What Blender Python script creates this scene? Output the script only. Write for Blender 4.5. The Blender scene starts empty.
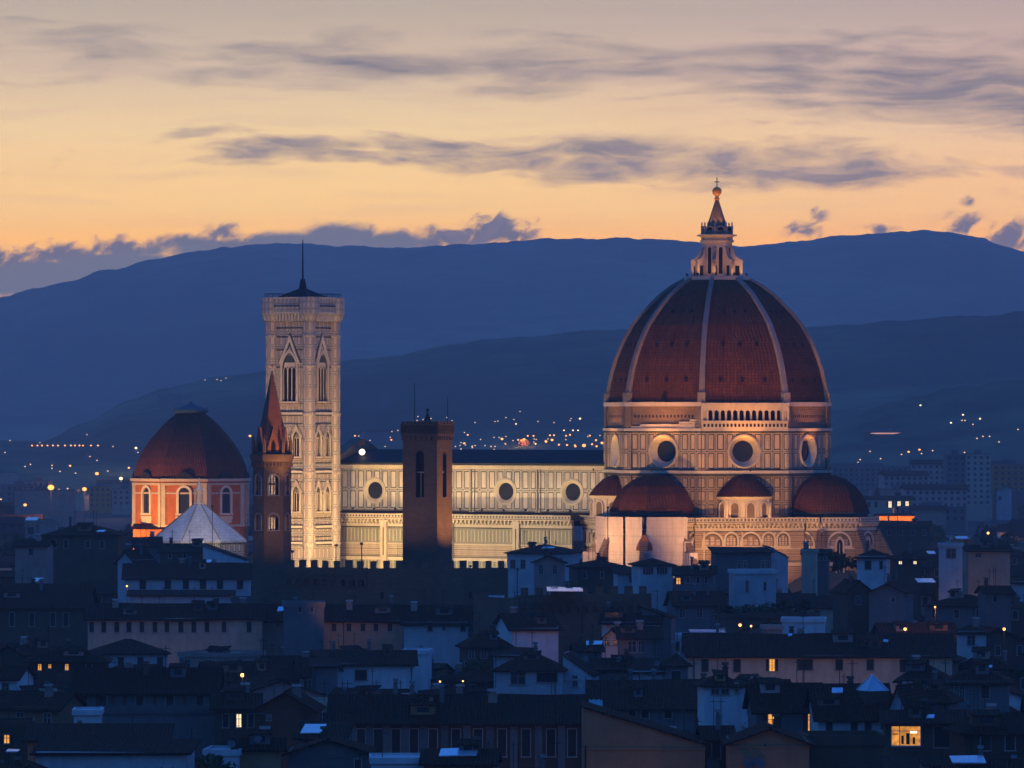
import bpy, math, random
from mathutils import Matrix, Vector, noise
random.seed(11)
R = math.radians
SC = bpy.context.scene
COL = SC.collection

# ------------------------------------------------------------------ camera
F = 5330.0            # focal length in pixels of a 1024 px wide frame
EYE = 56.0            # viewpoint terrace above the city floor, metres
HOR = 420.0           # image row of the true horizon
cam = bpy.data.cameras.new("camera")
cam.sensor_width = 36.0
cam.lens = F * 36.0 / 1024.0
cam.clip_start = 1.0
cam.clip_end = 80000.0
cam_ob = bpy.data.objects.new("camera", cam)
COL.objects.link(cam_ob)
cam_ob.location = (0, 0, EYE)
cam_ob.rotation_euler = (R(90) + math.atan((HOR - 384.0) / F), 0, 0)
SC.camera = cam_ob

# ------------------------------------------------------------------ exposure
SC.view_settings.view_transform = 'Standard'
SC.view_settings.look = 'None'
SC.view_settings.exposure = 0.0
SC.view_settings.gamma = 1.0
SC.view_settings.use_curve_mapping = False
SC.render.engine = 'CYCLES'
cy = SC.cycles
cy.use_denoising = True
cy.max_bounces = 5
cy.diffuse_bounces = 2
cy.glossy_bounces = 2
cy.transmission_bounces = 2
cy.volume_bounces = 1
cy.sample_clamp_indirect = 2.0
cy.caustics_reflective = False
cy.caustics_refractive = False


# ------------------------------------------------------------------ node helpers
class G:
    """A small wrapper to write node trees as expressions."""
    def __init__(self, nt):
        self.nt = nt
        nt.nodes.clear()

    def n(self, kind, **kw):
        nd = self.nt.nodes.new(kind)
        for k, v in kw.items():
            setattr(nd, k, v)
        return nd

    def put(self, sock, v):
        if isinstance(v, (int, float)):
            sock.default_value = v
        elif isinstance(v, (tuple, list)):
            if len(v) == 3 and sock.type == 'RGBA':
                v = (*v, 1.0)
            sock.default_value = v
        else:
            self.nt.links.new(v, sock)

    def m(self, op, a, b=0.0, c=0.0, clamp=False):
        nd = self.n('ShaderNodeMath', operation=op, use_clamp=clamp)
        self.put(nd.inputs[0], a)
        self.put(nd.inputs[1], b)
        self.put(nd.inputs[2], c)
        return nd.outputs[0]

    def rng(self, v, a, b, c, d, smooth=False):
        nd = self.n('ShaderNodeMapRange', interpolation_type='SMOOTHSTEP' if smooth else 'LINEAR')
        for i, x in enumerate((v, a, b, c, d)):
            self.put(nd.inputs[i], x)
        return nd.outputs[0]

    def mix(self, f, a, b, kind='MIX'):
        nd = self.n('ShaderNodeMix', data_type='RGBA', blend_type=kind)
        self.put(nd.inputs[0], f)
        self.put(nd.inputs[6], a)
        self.put(nd.inputs[7], b)
        return nd.outputs[2]

    def noise(self, vec, scale, detail=4.0, rough=0.55, dist=0.0):
        nd = self.n('ShaderNodeTexNoise')
        if vec is not None:
            self.put(nd.inputs['Vector'], vec)
        nd.inputs['Scale'].default_value = scale
        nd.inputs['Detail'].default_value = detail
        nd.inputs['Roughness'].default_value = rough
        nd.inputs['Distortion'].default_value = dist
        return nd.outputs[0]

    def vec(self, x, y, z=0.0):
        nd = self.n('ShaderNodeCombineXYZ')
        self.put(nd.inputs[0], x)
        self.put(nd.inputs[1], y)
        self.put(nd.inputs[2], z)
        return nd.outputs[0]

    def ramp(self, f, stops):
        nd = self.n('ShaderNodeValToRGB')
        cr = nd.color_ramp
        while len(cr.elements) < len(stops):
            cr.elements.new(0.5)
        for e, (p, c) in zip(cr.elements, stops):
            e.position = p
            e.color = (*c, 1.0)
        self.put(nd.inputs[0], f)
        return nd.outputs[0]


# ------------------------------------------------------------------ dusk sky
SUN_EL, SUN_ROT = R(-1.5), R(2.0)     # the sun has just set behind the hills ahead
world = bpy.data.worlds.new("World")
SC.world = world
world.use_nodes = True
g = G(world.node_tree)
tc = g.n('ShaderNodeTexCoord')
sep = g.n('ShaderNodeSeparateXYZ')
g.put(sep.inputs[0], tc.outputs['Generated'])
dx, dy, dz = sep.outputs
sky = g.n('ShaderNodeTexSky', sky_type='NISHITA', sun_disc=False)
sky.sun_elevation = SUN_EL
sky.sun_rotation = SUN_ROT
# afterglow: colour by elevation, strongest towards the sunset azimuth
# the overhead dusk blue (elevation as sin)
zen = g.ramp(dz, [(0.0, (0.012, 0.08, 0.26)), (0.10, (0.020, 0.14, 0.46)), (0.28, (0.014, 0.190, 0.68)), (0.6, (0.010, 0.185, 0.76)), (1.0, (0.008, 0.165, 0.76))])
zen = g.mix(1.0, zen, g.mix(1.0, sky.outputs[0], (0.05, 0.05, 0.05), 'MULTIPLY'), 'ADD')
glow = g.ramp(g.rng(dz, 0.0, 0.16, 0.0, 1.0), [
    (0.00, (2.20, 0.86, 0.05)), (0.211, (2.14, 1.02, 0.07)), (0.246, (1.96, 1.14, 0.22)),
    (0.340, (1.46, 1.01, 0.39)), (0.410, (1.02, 0.74, 0.42)), (0.480, (0.74, 0.585, 0.38)),
    (0.720, (0.30, 0.34, 0.40)), (1.00, (0.12, 0.20, 0.36))])
azw = g.m('MULTIPLY', g.rng(dy, 0.55, 0.95, 0.0, 1.0, True), g.rng(dz, 0.10, 0.17, 1.0, 0.0, True))
skyc = g.mix(azw, zen, glow)
# direction in milliradians, u to the right of the sunset, v above the horizon
den = g.m('MAXIMUM', dy, 0.05)
u = g.m('MULTIPLY', g.m('DIVIDE', dx, den), 1000.0)
v = g.m('MULTIPLY', g.m('DIVIDE', dz, den), 1000.0)


def cu(x):
    return (x - 512.0) / 5.33


def cv(y):
    return (HOR - y) / 5.33


# slight warm / cool drift across the sky
drift = g.noise(g.vec(g.m('MULTIPLY', u, 0.012), g.m('MULTIPLY', v, 0.05)), 1.0, 3.0)
skyc = g.mix(g.rng(drift, 0.40, 0.70, 0.0, 0.30), skyc, g.mix(1.0, skyc, (1.0, 0.86, 0.80), 'MULTIPLY'))
skyc = g.mix(g.rng(u, -30.0, 95.0, 0.0, 1.0, True), skyc, g.mix(1.0, skyc, (0.97, 0.89, 1.02), 'MULTIPLY'))
# long streaks of cloud
warp = g.noise(g.vec(g.m('MULTIPLY', u, 0.020), g.m('MULTIPLY', v, 0.03), 3.1), 1.0, 2.0)
vw = g.m('ADD', v, g.m('MULTIPLY', g.m('SUBTRACT', warp, 0.5), 9.0))
n1 = g.noise(g.vec(g.m('MULTIPLY', u, 0.045), g.m('MULTIPLY', vw, 0.28), 0.0), 1.0, 6.0, 0.56, 0.3)
n2 = g.noise(g.vec(g.m('MULTIPLY', u, 0.075), g.m('MULTIPLY', vw, 0.30), 7.3), 1.0, 6.0, 0.58, 0.4)


def band(nz, uc0, vc0, slope, half, u0, u1, soft, thr, gain, fade=25.0):
    vc = g.m('ADD', g.m('MULTIPLY', g.m('SUBTRACT', u, uc0), slope), vc0)
    t = g.m('DIVIDE', g.m('SUBTRACT', vw, vc), half)
    fall = g.m('MULTIPLY', g.m('MULTIPLY', t, t), soft)
    ends = g.m('MULTIPLY', g.rng(u, u0 - fade, u0 + fade, 0.0, 1.0, True), g.rng(u, u1 - fade, u1 + fade, 1.0, 0.0, True))
    d = g.m('SUBTRACT', g.m('SUBTRACT', g.m('ADD', nz, g.m('MULTIPLY', ends, 0.30)), fall), thr + 0.30)
    return g.m('MULTIPLY', d, gain, clamp=True)


bands = [
    band(n1, cu(560), cv(67), -0.012, 4.2, cu(90), cu(1400), 0.14, 0.26, 2.4, 60.0),
    band(n1, cu(900), cv(82), -0.045, 6.6, cu(740), cu(1400), 0.14, 0.16, 2.6, 40.0),
    band(n2, cu(340), cv(149), 0.04, 2.7, cu(215), cu(480), 0.22, 0.25, 3.2, 9.0),
    band(n2, cu(680), cv(165), -0.045, 4.2, cu(480), cu(930), 0.18, 0.22, 2.8, 14.0),
    band(n2, cu(200), cv(133), 0.0, 1.9, cu(150), cu(265), 0.28, 0.39, 3.6, 8.0),
]
dens = bands[0]
for b in bands[1:]:
    dens = g.m('MAXIMUM', dens, b)
dens = g.m('MULTIPLY', dens, 0.88)
ccol = g.mix(g.rng(n1, 0.35, 0.70, 0.0, 1.0), (0.46, 0.34, 0.25), (0.225, 0.205, 0.195))
skyc = g.mix(dens, skyc, ccol)
# thin veil streaks
veil = g.m('MULTIPLY', g.rng(g.noise(g.vec(g.m('MULTIPLY', u, 0.022), g.m('MULTIPLY', vw, 0.42), 11.0), 1.0, 5.0, 0.6), 0.50, 0.75, 0.0, 0.26), g.rng(v, 20.0, 45.0, 0.2, 1.0, True))
skyc = g.mix(veil, skyc, (0.62, 0.44, 0.36))
# puffs of cloud that lie on the ridges
n3 = g.noise(g.vec(g.m('MULTIPLY', u, 0.24), g.m('MULTIPLY', g.m('ADD', v, g.m('MULTIPLY', u, -0.35)), 0.34), 5.0), 1.0, 7.0, 0.60, 0.5)
puffs = [(cu(-10), cv(262), 12, 3.0, 1.0), (cu(60), cv(256), 10, 2.6, 1.0), (cu(130), cv(250), 10, 2.6, 1.0), (cu(185), cv(243), 8, 2.4, 0.95),
         (cu(222), cv(233), 5, 2.2, 0.80), (cu(450), cv(240), 9, 2.6, 1.0), (cu(492), cv(232), 7, 3.4, 1.05), (cu(515), cv(236), 5, 2.2, 1.0),
         (cu(806), cv(229), 5, 2.6, 0.78), (cu(820), cv(217), 2.2, 2.2, 0.72), (cu(884), cv(230), 3.5, 1.2, 0.80), (cu(958), cv(226), 5, 2.6, 0.80),
         (cu(968), cv(201), 2.2, 1.5, 0.60), (cu(30), cv(278), 20, 4.6, 1.25), (cu(120), cv(266), 16, 3.2, 1.2), (cu(225), cv(250), 13, 2.4, 1.2), (cu(290), cv(244), 11, 2.4, 1.3), (cu(340), cv(240), 8.5, 3.0, 1.35), (cu(392), cv(243), 9, 2.4, 1.2), (cu(430), cv(243), 9, 2.0, 1.0), (cu(1012), cv(238), 6, 3.4, 0.92)]
field = None
for (pu, pv, su, sv, amp) in puffs:
    a = g.m('DIVIDE', g.m('SUBTRACT', u, pu), su)
    b = g.m('DIVIDE', g.m('SUBTRACT', v, pv), sv)
    e = g.m('MULTIPLY', g.m('POWER', 2.718, g.m('MULTIPLY', g.m('ADD', g.m('MULTIPLY', a, a), g.m('MULTIPLY', b, b)), -0.7)), amp)
    field = e if field is None else g.m('MAXIMUM', field, e)
lowv = g.m('SUBTRACT', v, g.m('MULTIPLY', g.m('SUBTRACT', u, cu(0)), 0.155))
pale = g.m('MULTIPLY', g.rng(lowv, cv(277), cv(259), 1.0, 0.0, True), g.rng(u, cu(190), cu(250), 1.0, 0.0, True))
pale = g.m('MAXIMUM', pale, g.m('MULTIPLY', g.m('MULTIPLY', g.rng(u, cu(225), cu(262), 0.0, 1.0, True), g.rng(u, cu(405), cu(445), 1.0, 0.0, True)), g.rng(n3, 0.35, 0.65, 1.0, 0.55)))
pd = g.m('ADD', field, g.m('MULTIPLY', g.m('SUBTRACT', n3, 0.5), g.m('SUBTRACT', 1.9, g.m('MULTIPLY', pale, 1.3))))
pd = g.m('MULTIPLY', g.rng(pd, 0.38, 0.95, 0.0, 0.92, True), g.rng(field, 0.12, 0.32, 0.0, 1.0, True))
pcol = g.mix(g.rng(n3, 0.40, 0.66, 0.0, 1.0), (0.075, 0.135, 0.17), (0.21, 0.20, 0.22))
pcol = g.mix(pale, pcol, (0.125, 0.19, 0.22))
skyc = g.mix(pd, skyc, pcol)
below = g.rng(dz, -0.02, 0.0, 0.0, 1.0)
skyc = g.mix(below, (0.01, 0.02, 0.04), skyc)
bg = g.n('ShaderNodeBackground')
g.put(bg.inputs[0], skyc)
bg.inputs[1].default_value = 1.0
out = g.n('ShaderNodeOutputWorld')
g.put(out.inputs[0], bg.outputs[0])

# the last light from below the ridge: very weak, very soft
sun = bpy.data.lights.new("sun", 'SUN')
sun.energy = 0.03
sun.angle = R(10)
sun.color = (1.0, 0.62, 0.38)
sun_ob = bpy.data.objects.new("sun", sun)
COL.objects.link(sun_ob)
sun_ob.rotation_euler = (R(-87), 0, 0)

HAZE_D = 7.0e-5       # density of the evening haze per metre
HAZE_C = (1.0, 1.0, 1.0)
# ------------------------------------------------------------------ mesh builder
class MB:
    """Collects polygons (with a material index) and links them as ONE mesh object."""
    def __init__(self):
        self.v, self.f, self.mi, self.uv = [], [], [], []
        self.M = None

    def pt(self, p):
        return (self.M @ Vector(p)) if self.M is not None else Vector(p)

    def poly(self, pts, mi=0, uv=None):
        b = len(self.v)
        self.v.extend(self.pt(p) for p in pts)
        self.f.append(tuple(range(b, b + len(pts))))
        self.mi.append(mi)
        self.uv.append(uv)

    def box(self, x0, x1, y0, y1, z0, z1, mi=0):
        p = [(x0, y0, z0), (x1, y0, z0), (x1, y1, z0), (x0, y1, z0), (x0, y0, z1), (x1, y0, z1), (x1, y1, z1), (x0, y1, z1)]
        for q in ((0, 1, 5, 4), (1, 2, 6, 5), (2, 3, 7, 6), (3, 0, 4, 7), (4, 5, 6, 7), (3, 2, 1, 0)):
            self.poly([p[i] for i in q], mi)

    def prism(self, ring0, ring1, mi=0, cap0=False, cap1=True, capmi=None):
        n = len(ring0)
        for i in range(n):
            j = (i + 1) % n
            self.poly([ring0[i], ring0[j], ring1[j], ring1[i]], mi)
        if cap1:
            self.poly(ring1, mi if capmi is None else capmi)
        if cap0:
            self.poly(ring0[::-1], mi)

    def extrude(self, outline, c0, c1, mi=0, back=False):
        """outline of (a, b) points, extruded along the third axis from c0 to c1"""
        n = len(outline)
        self.poly([(a, b, c1) for a, b in outline], mi)
        for i in range(n):
            (a, b), (c, d) = outline[i], outline[(i + 1) % n]
            self.poly([(a, b, c0), (c, d, c0), (c, d, c1), (a, b, c1)], mi)

    def lathe(self, prof, n, mi=0, ph=0.0, cx=0.0, cy_=0.0, a0=0.0, a1=360.0):
        full = abs(a1 - a0) > 359.9
        m = n if full else n + 1
        ang = [R(ph + a0 + (a1 - a0) * k / n) for k in range(m)]
        s = 0.0
        for i in range(len(prof) - 1):
            (r0, z0), (r1, z1) = prof[i], prof[i + 1]
            ds = math.hypot(r1 - r0, z1 - z0)
            rm = max(0.5 * (r0 + r1), 0.01)
            for k in range(n):
                a, b = ang[k], ang[(k + 1) % m]
                q = [(r0, a, z0), (r0, b, z0), (r1, b, z1), (r1, a, z1)]
                t = (a1 - a0) / n * math.pi / 180
                uvs = [(k * t * rm, s), ((k + 1) * t * rm, s), ((k + 1) * t * rm, s + ds), (k * t * rm, s + ds)]
                pts = [(cx + r * math.cos(c), cy_ + r * math.sin(c), z) for r, c, z in q]
                if r1 < 1e-4:
                    pts, uvs = pts[:3], uvs[:3]
                elif r0 < 1e-4:
                    pts, uvs = [pts[0], pts[2], pts[3]], [uvs[0], uvs[2], uvs[3]]
                self.poly(pts, mi, uvs)
            s += ds

    def tube(self, p, q, r, n=6, mi=0, r2=None):
        p, q = Vector(p), Vector(q)
        d = (q - p).normalized()
        a = d.orthogonal().normalized()
        b = d.cross(a)
        r2 = r if r2 is None else r2
        r0 = [p + (a * math.cos(2 * math.pi * k / n) + b * math.sin(2 * math.pi * k / n)) * r for k in range(n)]
        r1 = [q + (a * math.cos(2 * math.pi * k / n) + b * math.sin(2 * math.pi * k / n)) * r2 for k in range(n)]
        self.prism(r0, r1, mi, cap0=True)

    def sphere(self, c, r, n=10, mi=0, sz=1.0):
        prof = [(r * math.sin(math.pi * k / n), c[2] - r * sz * math.cos(math.pi * k / n)) for k in range(n + 1)]
        self.lathe(prof, max(8, n), mi, 0, c[0], c[1])

    def mesh(self, name, mats):
        me = bpy.data.meshes.new(name)
        me.from_pydata([tuple(p) for p in self.v], [], self.f)
        for m_ in mats:
            me.materials.append(m_)
        me.polygons.foreach_set('material_index', self.mi)
        uvl = me.uv_layers.new(name="UVMap")
        data = uvl.data
        for p, uv in zip(me.polygons, self.uv):
            if uv is None:
                nz = p.normal
                h = math.hypot(nz.x, nz.y)
                if h < 0.05:
                    tx, ty = Vector((1, 0, 0)), Vector((0, 1, 0))
                else:
                    tx = Vector((-nz.y / h, nz.x / h, 0))
                    ty = nz.cross(tx)
                    if ty.z < 0:
                        ty = -ty
                for li in p.loop_indices:
                    c = self.v[me.loops[li].vertex_index]
                    data[li].uv = (tx.dot(c), ty.dot(c))
            else:
                for li, w in zip(p.loop_indices, uv):
                    data[li].uv = w
        me.update()
        return me

    def build(self, name, mats, parent=None, smooth=False):
        if not isinstance(mats, (list, tuple)):
            mats = [mats]
        me = self.mesh(name, mats)
        if smooth:
            me.polygons.foreach_set('use_smooth', [True] * len(me.polygons))
        return link(name, me, parent)


def link(name, data, parent=None):
    o = bpy.data.objects.new(name, data)
    COL.objects.link(o)
    if parent is not None:
        o.parent = parent
    return o


def tag(o, label, cat, group=None, kind=None):
    o['label'] = label
    o['category'] = cat
    if group:
        o['group'] = group
    if kind:
        o['kind'] = kind
    return o


def thing(name, label, cat, loc=(0, 0, 0), rz=0.0, group=None):
    o = bpy.data.objects.new(name, None)
    COL.objects.link(o)
    o.location = loc
    o.rotation_euler = (0, 0, rz)
    return tag(o, label, cat, group)


def copy_tree(o, parent=None):
    c = o.copy()
    COL.objects.link(c)
    if parent is not None:
        c.parent = parent
    for ch in [q for q in o.children]:
        copy_tree(ch, c)
    return c


def face(ang, dist, cx=0.0, cy_=0.0):
    """frame of a vertical face whose outward normal points along ang (degrees): (along, up, out)"""
    a = R(ang)
    n_ = Vector((math.cos(a), math.sin(a), 0))
    t = Vector((-math.sin(a), math.cos(a), 0))
    o = n_ * dist + Vector((cx, cy_, 0))
    return Matrix(((t.x, 0, n_.x, o.x), (t.y, 0, n_.y, o.y), (0, 1, 0, 0), (0, 0, 0, 1)))


def ngon(r, n, ph, z, cx=0.0, cy_=0.0):
    return [(cx + r * math.cos(R(ph + 360.0 * k / n)), cy_ + r * math.sin(R(ph + 360.0 * k / n)), z) for k in range(n)]


def arch_pts(cx, w, zs, n=10, pointed=False):
    """points of an arch from the left spring to the right spring"""
    h = w / 2
    if not pointed:
        return [(cx - h * math.cos(math.pi * k / n), zs + h * math.sin(math.pi * k / n)) for k in range(n + 1)]
    m = n // 2
    left = [(cx + h - w * math.cos(R(60) * k / m), zs + w * math.sin(R(60) * k / m)) for k in range(m + 1)]
    right = [(2 * cx - a, b) for a, b in left[:-1]][::-1]
    return left + right


def arch_pane(mb, mi, cx, z0, w, zs, c, pointed=False):
    p = [(cx - w / 2, z0)] + arch_pts(cx, w, zs, 10, pointed) + [(cx + w / 2, z0)]
    mb.poly([(a, b, c) for a, b in p], mi)


def arch_frame(mb, mi, cx, z0, w, zs, t, c0, c1, pointed=False, sill=True):
    """moulded frame round an arched opening"""
    inner = [(cx - w / 2, z0)] + arch_pts(cx, w, zs, 10, pointed) + [(cx + w / 2, z0)]
    outer = [(cx - w / 2 - t, z0)] + arch_pts(cx, w + 2 * t, zs, 10, pointed) + [(cx + w / 2 + t, z0)]
    for i in range(len(inner) - 1):
        a, b, c, d = inner[i], inner[i + 1], outer[i + 1], outer[i]
        mb.poly([(*a, c1), (*b, c1), (*c, c1), (*d, c1)], mi)
        mb.poly([(*a, c0), (*b, c0), (*b, c1), (*a, c1)], mi)
        mb.poly([(*d, c0), (*c, c0), (*c, c1), (*d, c1)], mi)
    if sill:
        mb.box(cx - w / 2 - t * 1.3, cx + w / 2 + t * 1.3, z0 - t * 0.8, z0, c0, c1 + 0.1, mi)


def arched_bay(mb, mi, x0, x1, z0, z1, w, zs, c0, c1):
    """a bay of an arcade: wall with an arched hole, c0 to c1 deep"""
    cx = (x0 + x1) / 2
    a = arch_pts(cx, w, zs, 8)
    mb.poly([(x0, z0, c1), (a[0][0], z0, c1), (a[0][0], zs, c1), (a[0][0], z1, c1), (x0, z1, c1)], mi)
    mb.poly([(a[-1][0], z0, c1), (x1, z0, c1), (x1, z1, c1), (a[-1][0], z1, c1), (a[-1][0], zs, c1)], mi)
    for (p, q) in zip(a[:-1], a[1:]):
        mb.poly([(*p, c1), (*q, c1), (q[0], z1, c1), (p[0], z1, c1)], mi)
        mb.poly([(*p, c0), (*q, c0), (*q, c1), (*p, c1)], mi)
    for s in (a[0][0], a[-1][0]):
        mb.poly([(s, z0, c0), (s, zs, c0), (s, zs, c1), (s, z0, c1)], mi)


def holed(mb, mi, x0, x1, z0, z1, cx, cz, r, c, n=32):
    """flat wall rectangle with a round hole"""
    hole, rect = [], []
    for k in range(n):
        a = 2 * math.pi * k / n + math.pi / n
        ca, sa = math.cos(a), math.sin(a)
        hole.append((cx + r * ca, cz + r * sa, c))
        t = min((x1 - cx) / ca if ca > 1e-6 else (x0 - cx) / ca if ca < -1e-6 else 1e9,
                (z1 - cz) / sa if sa > 1e-6 else (z0 - cz) / sa if sa < -1e-6 else 1e9)
        rect.append((cx + t * ca, cz + t * sa, c))
    corners = [(x1, z1, c), (x0, z1, c), (x0, z0, c), (x1, z0, c)]
    for k in range(n):
        j = (k + 1) % n
        p, q = rect[k], rect[j]
        pts = [hole[k], p]
        if abs(p[0] - q[0]) > 1e-6 and abs(p[1] - q[1]) > 1e-6:
            pts.append(min(corners, key=lambda w: (w[0] - (p[0] + q[0]) / 2) ** 2 + (w[1] - (p[1] + q[1]) / 2) ** 2))
        pts += [q, hole[j]]
        mb.poly(pts, mi)


def ring(mb, mi, cx, cz, r0, r1, ca, cb, n=28):
    """ring whose radius r0 lies at depth ca and r1 at depth cb"""
    for k in range(n):
        a, b = 2 * math.pi * k / n, 2 * math.pi * (k + 1) / n
        mb.poly([(cx + r0 * math.cos(a), cz + r0 * math.sin(a), ca), (cx + r0 * math.cos(b), cz + r0 * math.sin(b), ca),
                 (cx + r1 * math.cos(b), cz + r1 * math.sin(b), cb), (cx + r1 * math.cos(a), cz + r1 * math.sin(a), cb)], mi)


def disc(mb, mi, cx, cz, r, c, n=28):
    mb.poly([(cx + r * math.cos(2 * math.pi * k / n), cz + r * math.sin(2 * math.pi * k / n), c) for k in range(n)], mi)


def at(x, y, d):
    """world point seen at pixel (x, y) at ground distance d"""
    return Vector(((x - 512.0) / F * d, d, EYE - (y - HOR) / F * d))


# ------------------------------------------------------------------ materials
def new_mat(name):
    m_ = bpy.data.materials.new(name)
    m_.use_nodes = True
    return m_, G(m_.node_tree)


def finish(g_, col, rough=0.8, bump=None, bump_d=0.1, metal=0.0, spec=0.3):
    p = g_.n('ShaderNodeBsdfPrincipled')
    g_.put(p.inputs['Base Color'], col)
    g_.put(p.inputs['Roughness'], rough)
    p.inputs['Metallic'].default_value = metal
    p.inputs['Specular IOR Level'].default_value = spec
    if bump is not None:
        b = g_.n('ShaderNodeBump')
        b.inputs['Strength'].default_value = 0.6
        b.inputs['Distance'].default_value = bump_d
        g_.put(b.inputs['Height'], bump)
        g_.put(p.inputs['Normal'], b.outputs[0])
    o = g_.n('ShaderNodeOutputMaterial')
    g_.put(o.inputs[0], p.outputs[0])


def mul(c, k):
    return tuple(q * k for q in c)


def worn(name, col, rough=0.85, amount=0.55, scale=0.35, bump_d=0.05, metal=0.0, spec=0.08, var=0.18):
    """plain surface with stains, streaks and a little difference from object to object"""
    m_, g_ = new_mat(name)
    t = g_.n('ShaderNodeTexCoord')
    a = g_.noise(t.outputs['Object'], scale, 6.0, 0.6)
    uvm = g_.n('ShaderNodeMapping')
    g_.put(uvm.inputs[0], t.outputs['UV'])
    uvm.inputs['Scale'].default_value = (1.6, 0.22, 1.0)
    b = g_.noise(uvm.outputs[0], 1.0, 5.0, 0.6)
    c = g_.mix(g_.rng(a, 0.35, 0.68, 0.0, amount), col, mul(col, 0.55))
    c = g_.mix(g_.rng(b, 0.48, 0.72, 0.0, amount * 0.9), c, mul(col, 0.6))
    inf = g_.n('ShaderNodeObjectInfo')
    h = g_.n('ShaderNodeHueSaturation')
    g_.put(h.inputs['Value'], g_.rng(inf.outputs['Random'], 0.0, 1.0, 1.0 - var, 1.0 + var))
    g_.put(h.inputs['Color'], c)
    finish(g_, h.outputs[0], rough, g_.noise(t.outputs['Object'], 3.0, 4.0), bump_d, metal, spec)
    return m_


def tiles(name, c1, c2, w=0.42, h=0.5, patch=0.12, streaks=False):
    """clay roof tiles laid in rows, uv in metres"""
    m_, g_ = new_mat(name)
    t = g_.n('ShaderNodeTexCoord')
    br = g_.n('ShaderNodeTexBrick')
    br.offset = 0.0
    g_.put(br.inputs['Vector'], t.outputs['UV'])
    for k, vv in (('Color1', (*c1, 1)), ('Color2', (*c2, 1)), ('Mortar', (*mul(c1, 0.16), 1))):
        br.inputs[k].default_value = vv
    br.inputs['Scale'].default_value = 1.0
    br.inputs['Brick Width'].default_value = w
    br.inputs['Row Height'].default_value = h
    br.inputs['Mortar Size'].default_value = 0.06
    br.inputs['Bias'].default_value = -0.1
    n_ = g_.noise(t.outputs['Object'], patch, 6.0, 0.65)
    c = g_.mix(g_.rng(n_, 0.36, 0.68, 0.0, 0.7), br.outputs[0], mul(c1, 0.42))
    if streaks:
        sm = g_.n('ShaderNodeMapping')
        g_.put(sm.inputs[0], t.outputs['UV'])
        sm.inputs['Scale'].default_value = (0.75, 0.05, 1.0)
        st = g_.noise(sm.outputs[0], 1.0, 5.0, 0.7)
        c = g_.mix(g_.rng(st, 0.46, 0.66, 0.0, 0.75), c, mul(c1, 0.30))
        cs = g_.n('ShaderNodeMapping')
        g_.put(cs.inputs[0], t.outputs['UV'])
        cs.inputs['Scale'].default_value = (0.03, 0.55, 1.0)
        co = g_.noise(cs.outputs[0], 1.0, 3.0, 0.6)
        c = g_.mix(g_.rng(co, 0.45, 0.65, 0.0, 0.5), c, mul(c2, 0.6))
    n2_ = g_.noise(t.outputs['Object'], 0.9, 3.0, 0.6)
    c = g_.mix(g_.rng(n2_, 0.52, 0.75, 0.0, 0.45), c, mul(c2, 1.4))
    inf = g_.n('ShaderNodeObjectInfo')
    hh = g_.n('ShaderNodeHueSaturation')
    g_.put(hh.inputs['Value'], g_.rng(inf.outputs['Random'], 0.0, 1.0, 0.75, 1.25))
    g_.put(hh.inputs['Color'], c)
    wv = g_.n('ShaderNodeTexWave', bands_direction='X')
    g_.put(wv.inputs['Vector'], t.outputs['UV'])
    wv.inputs['Scale'].default_value = 0.314 / w
    finish(g_, hh.outputs[0], 0.9, wv.outputs[1], 0.16, 0.0, 0.04)
    return m_


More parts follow.
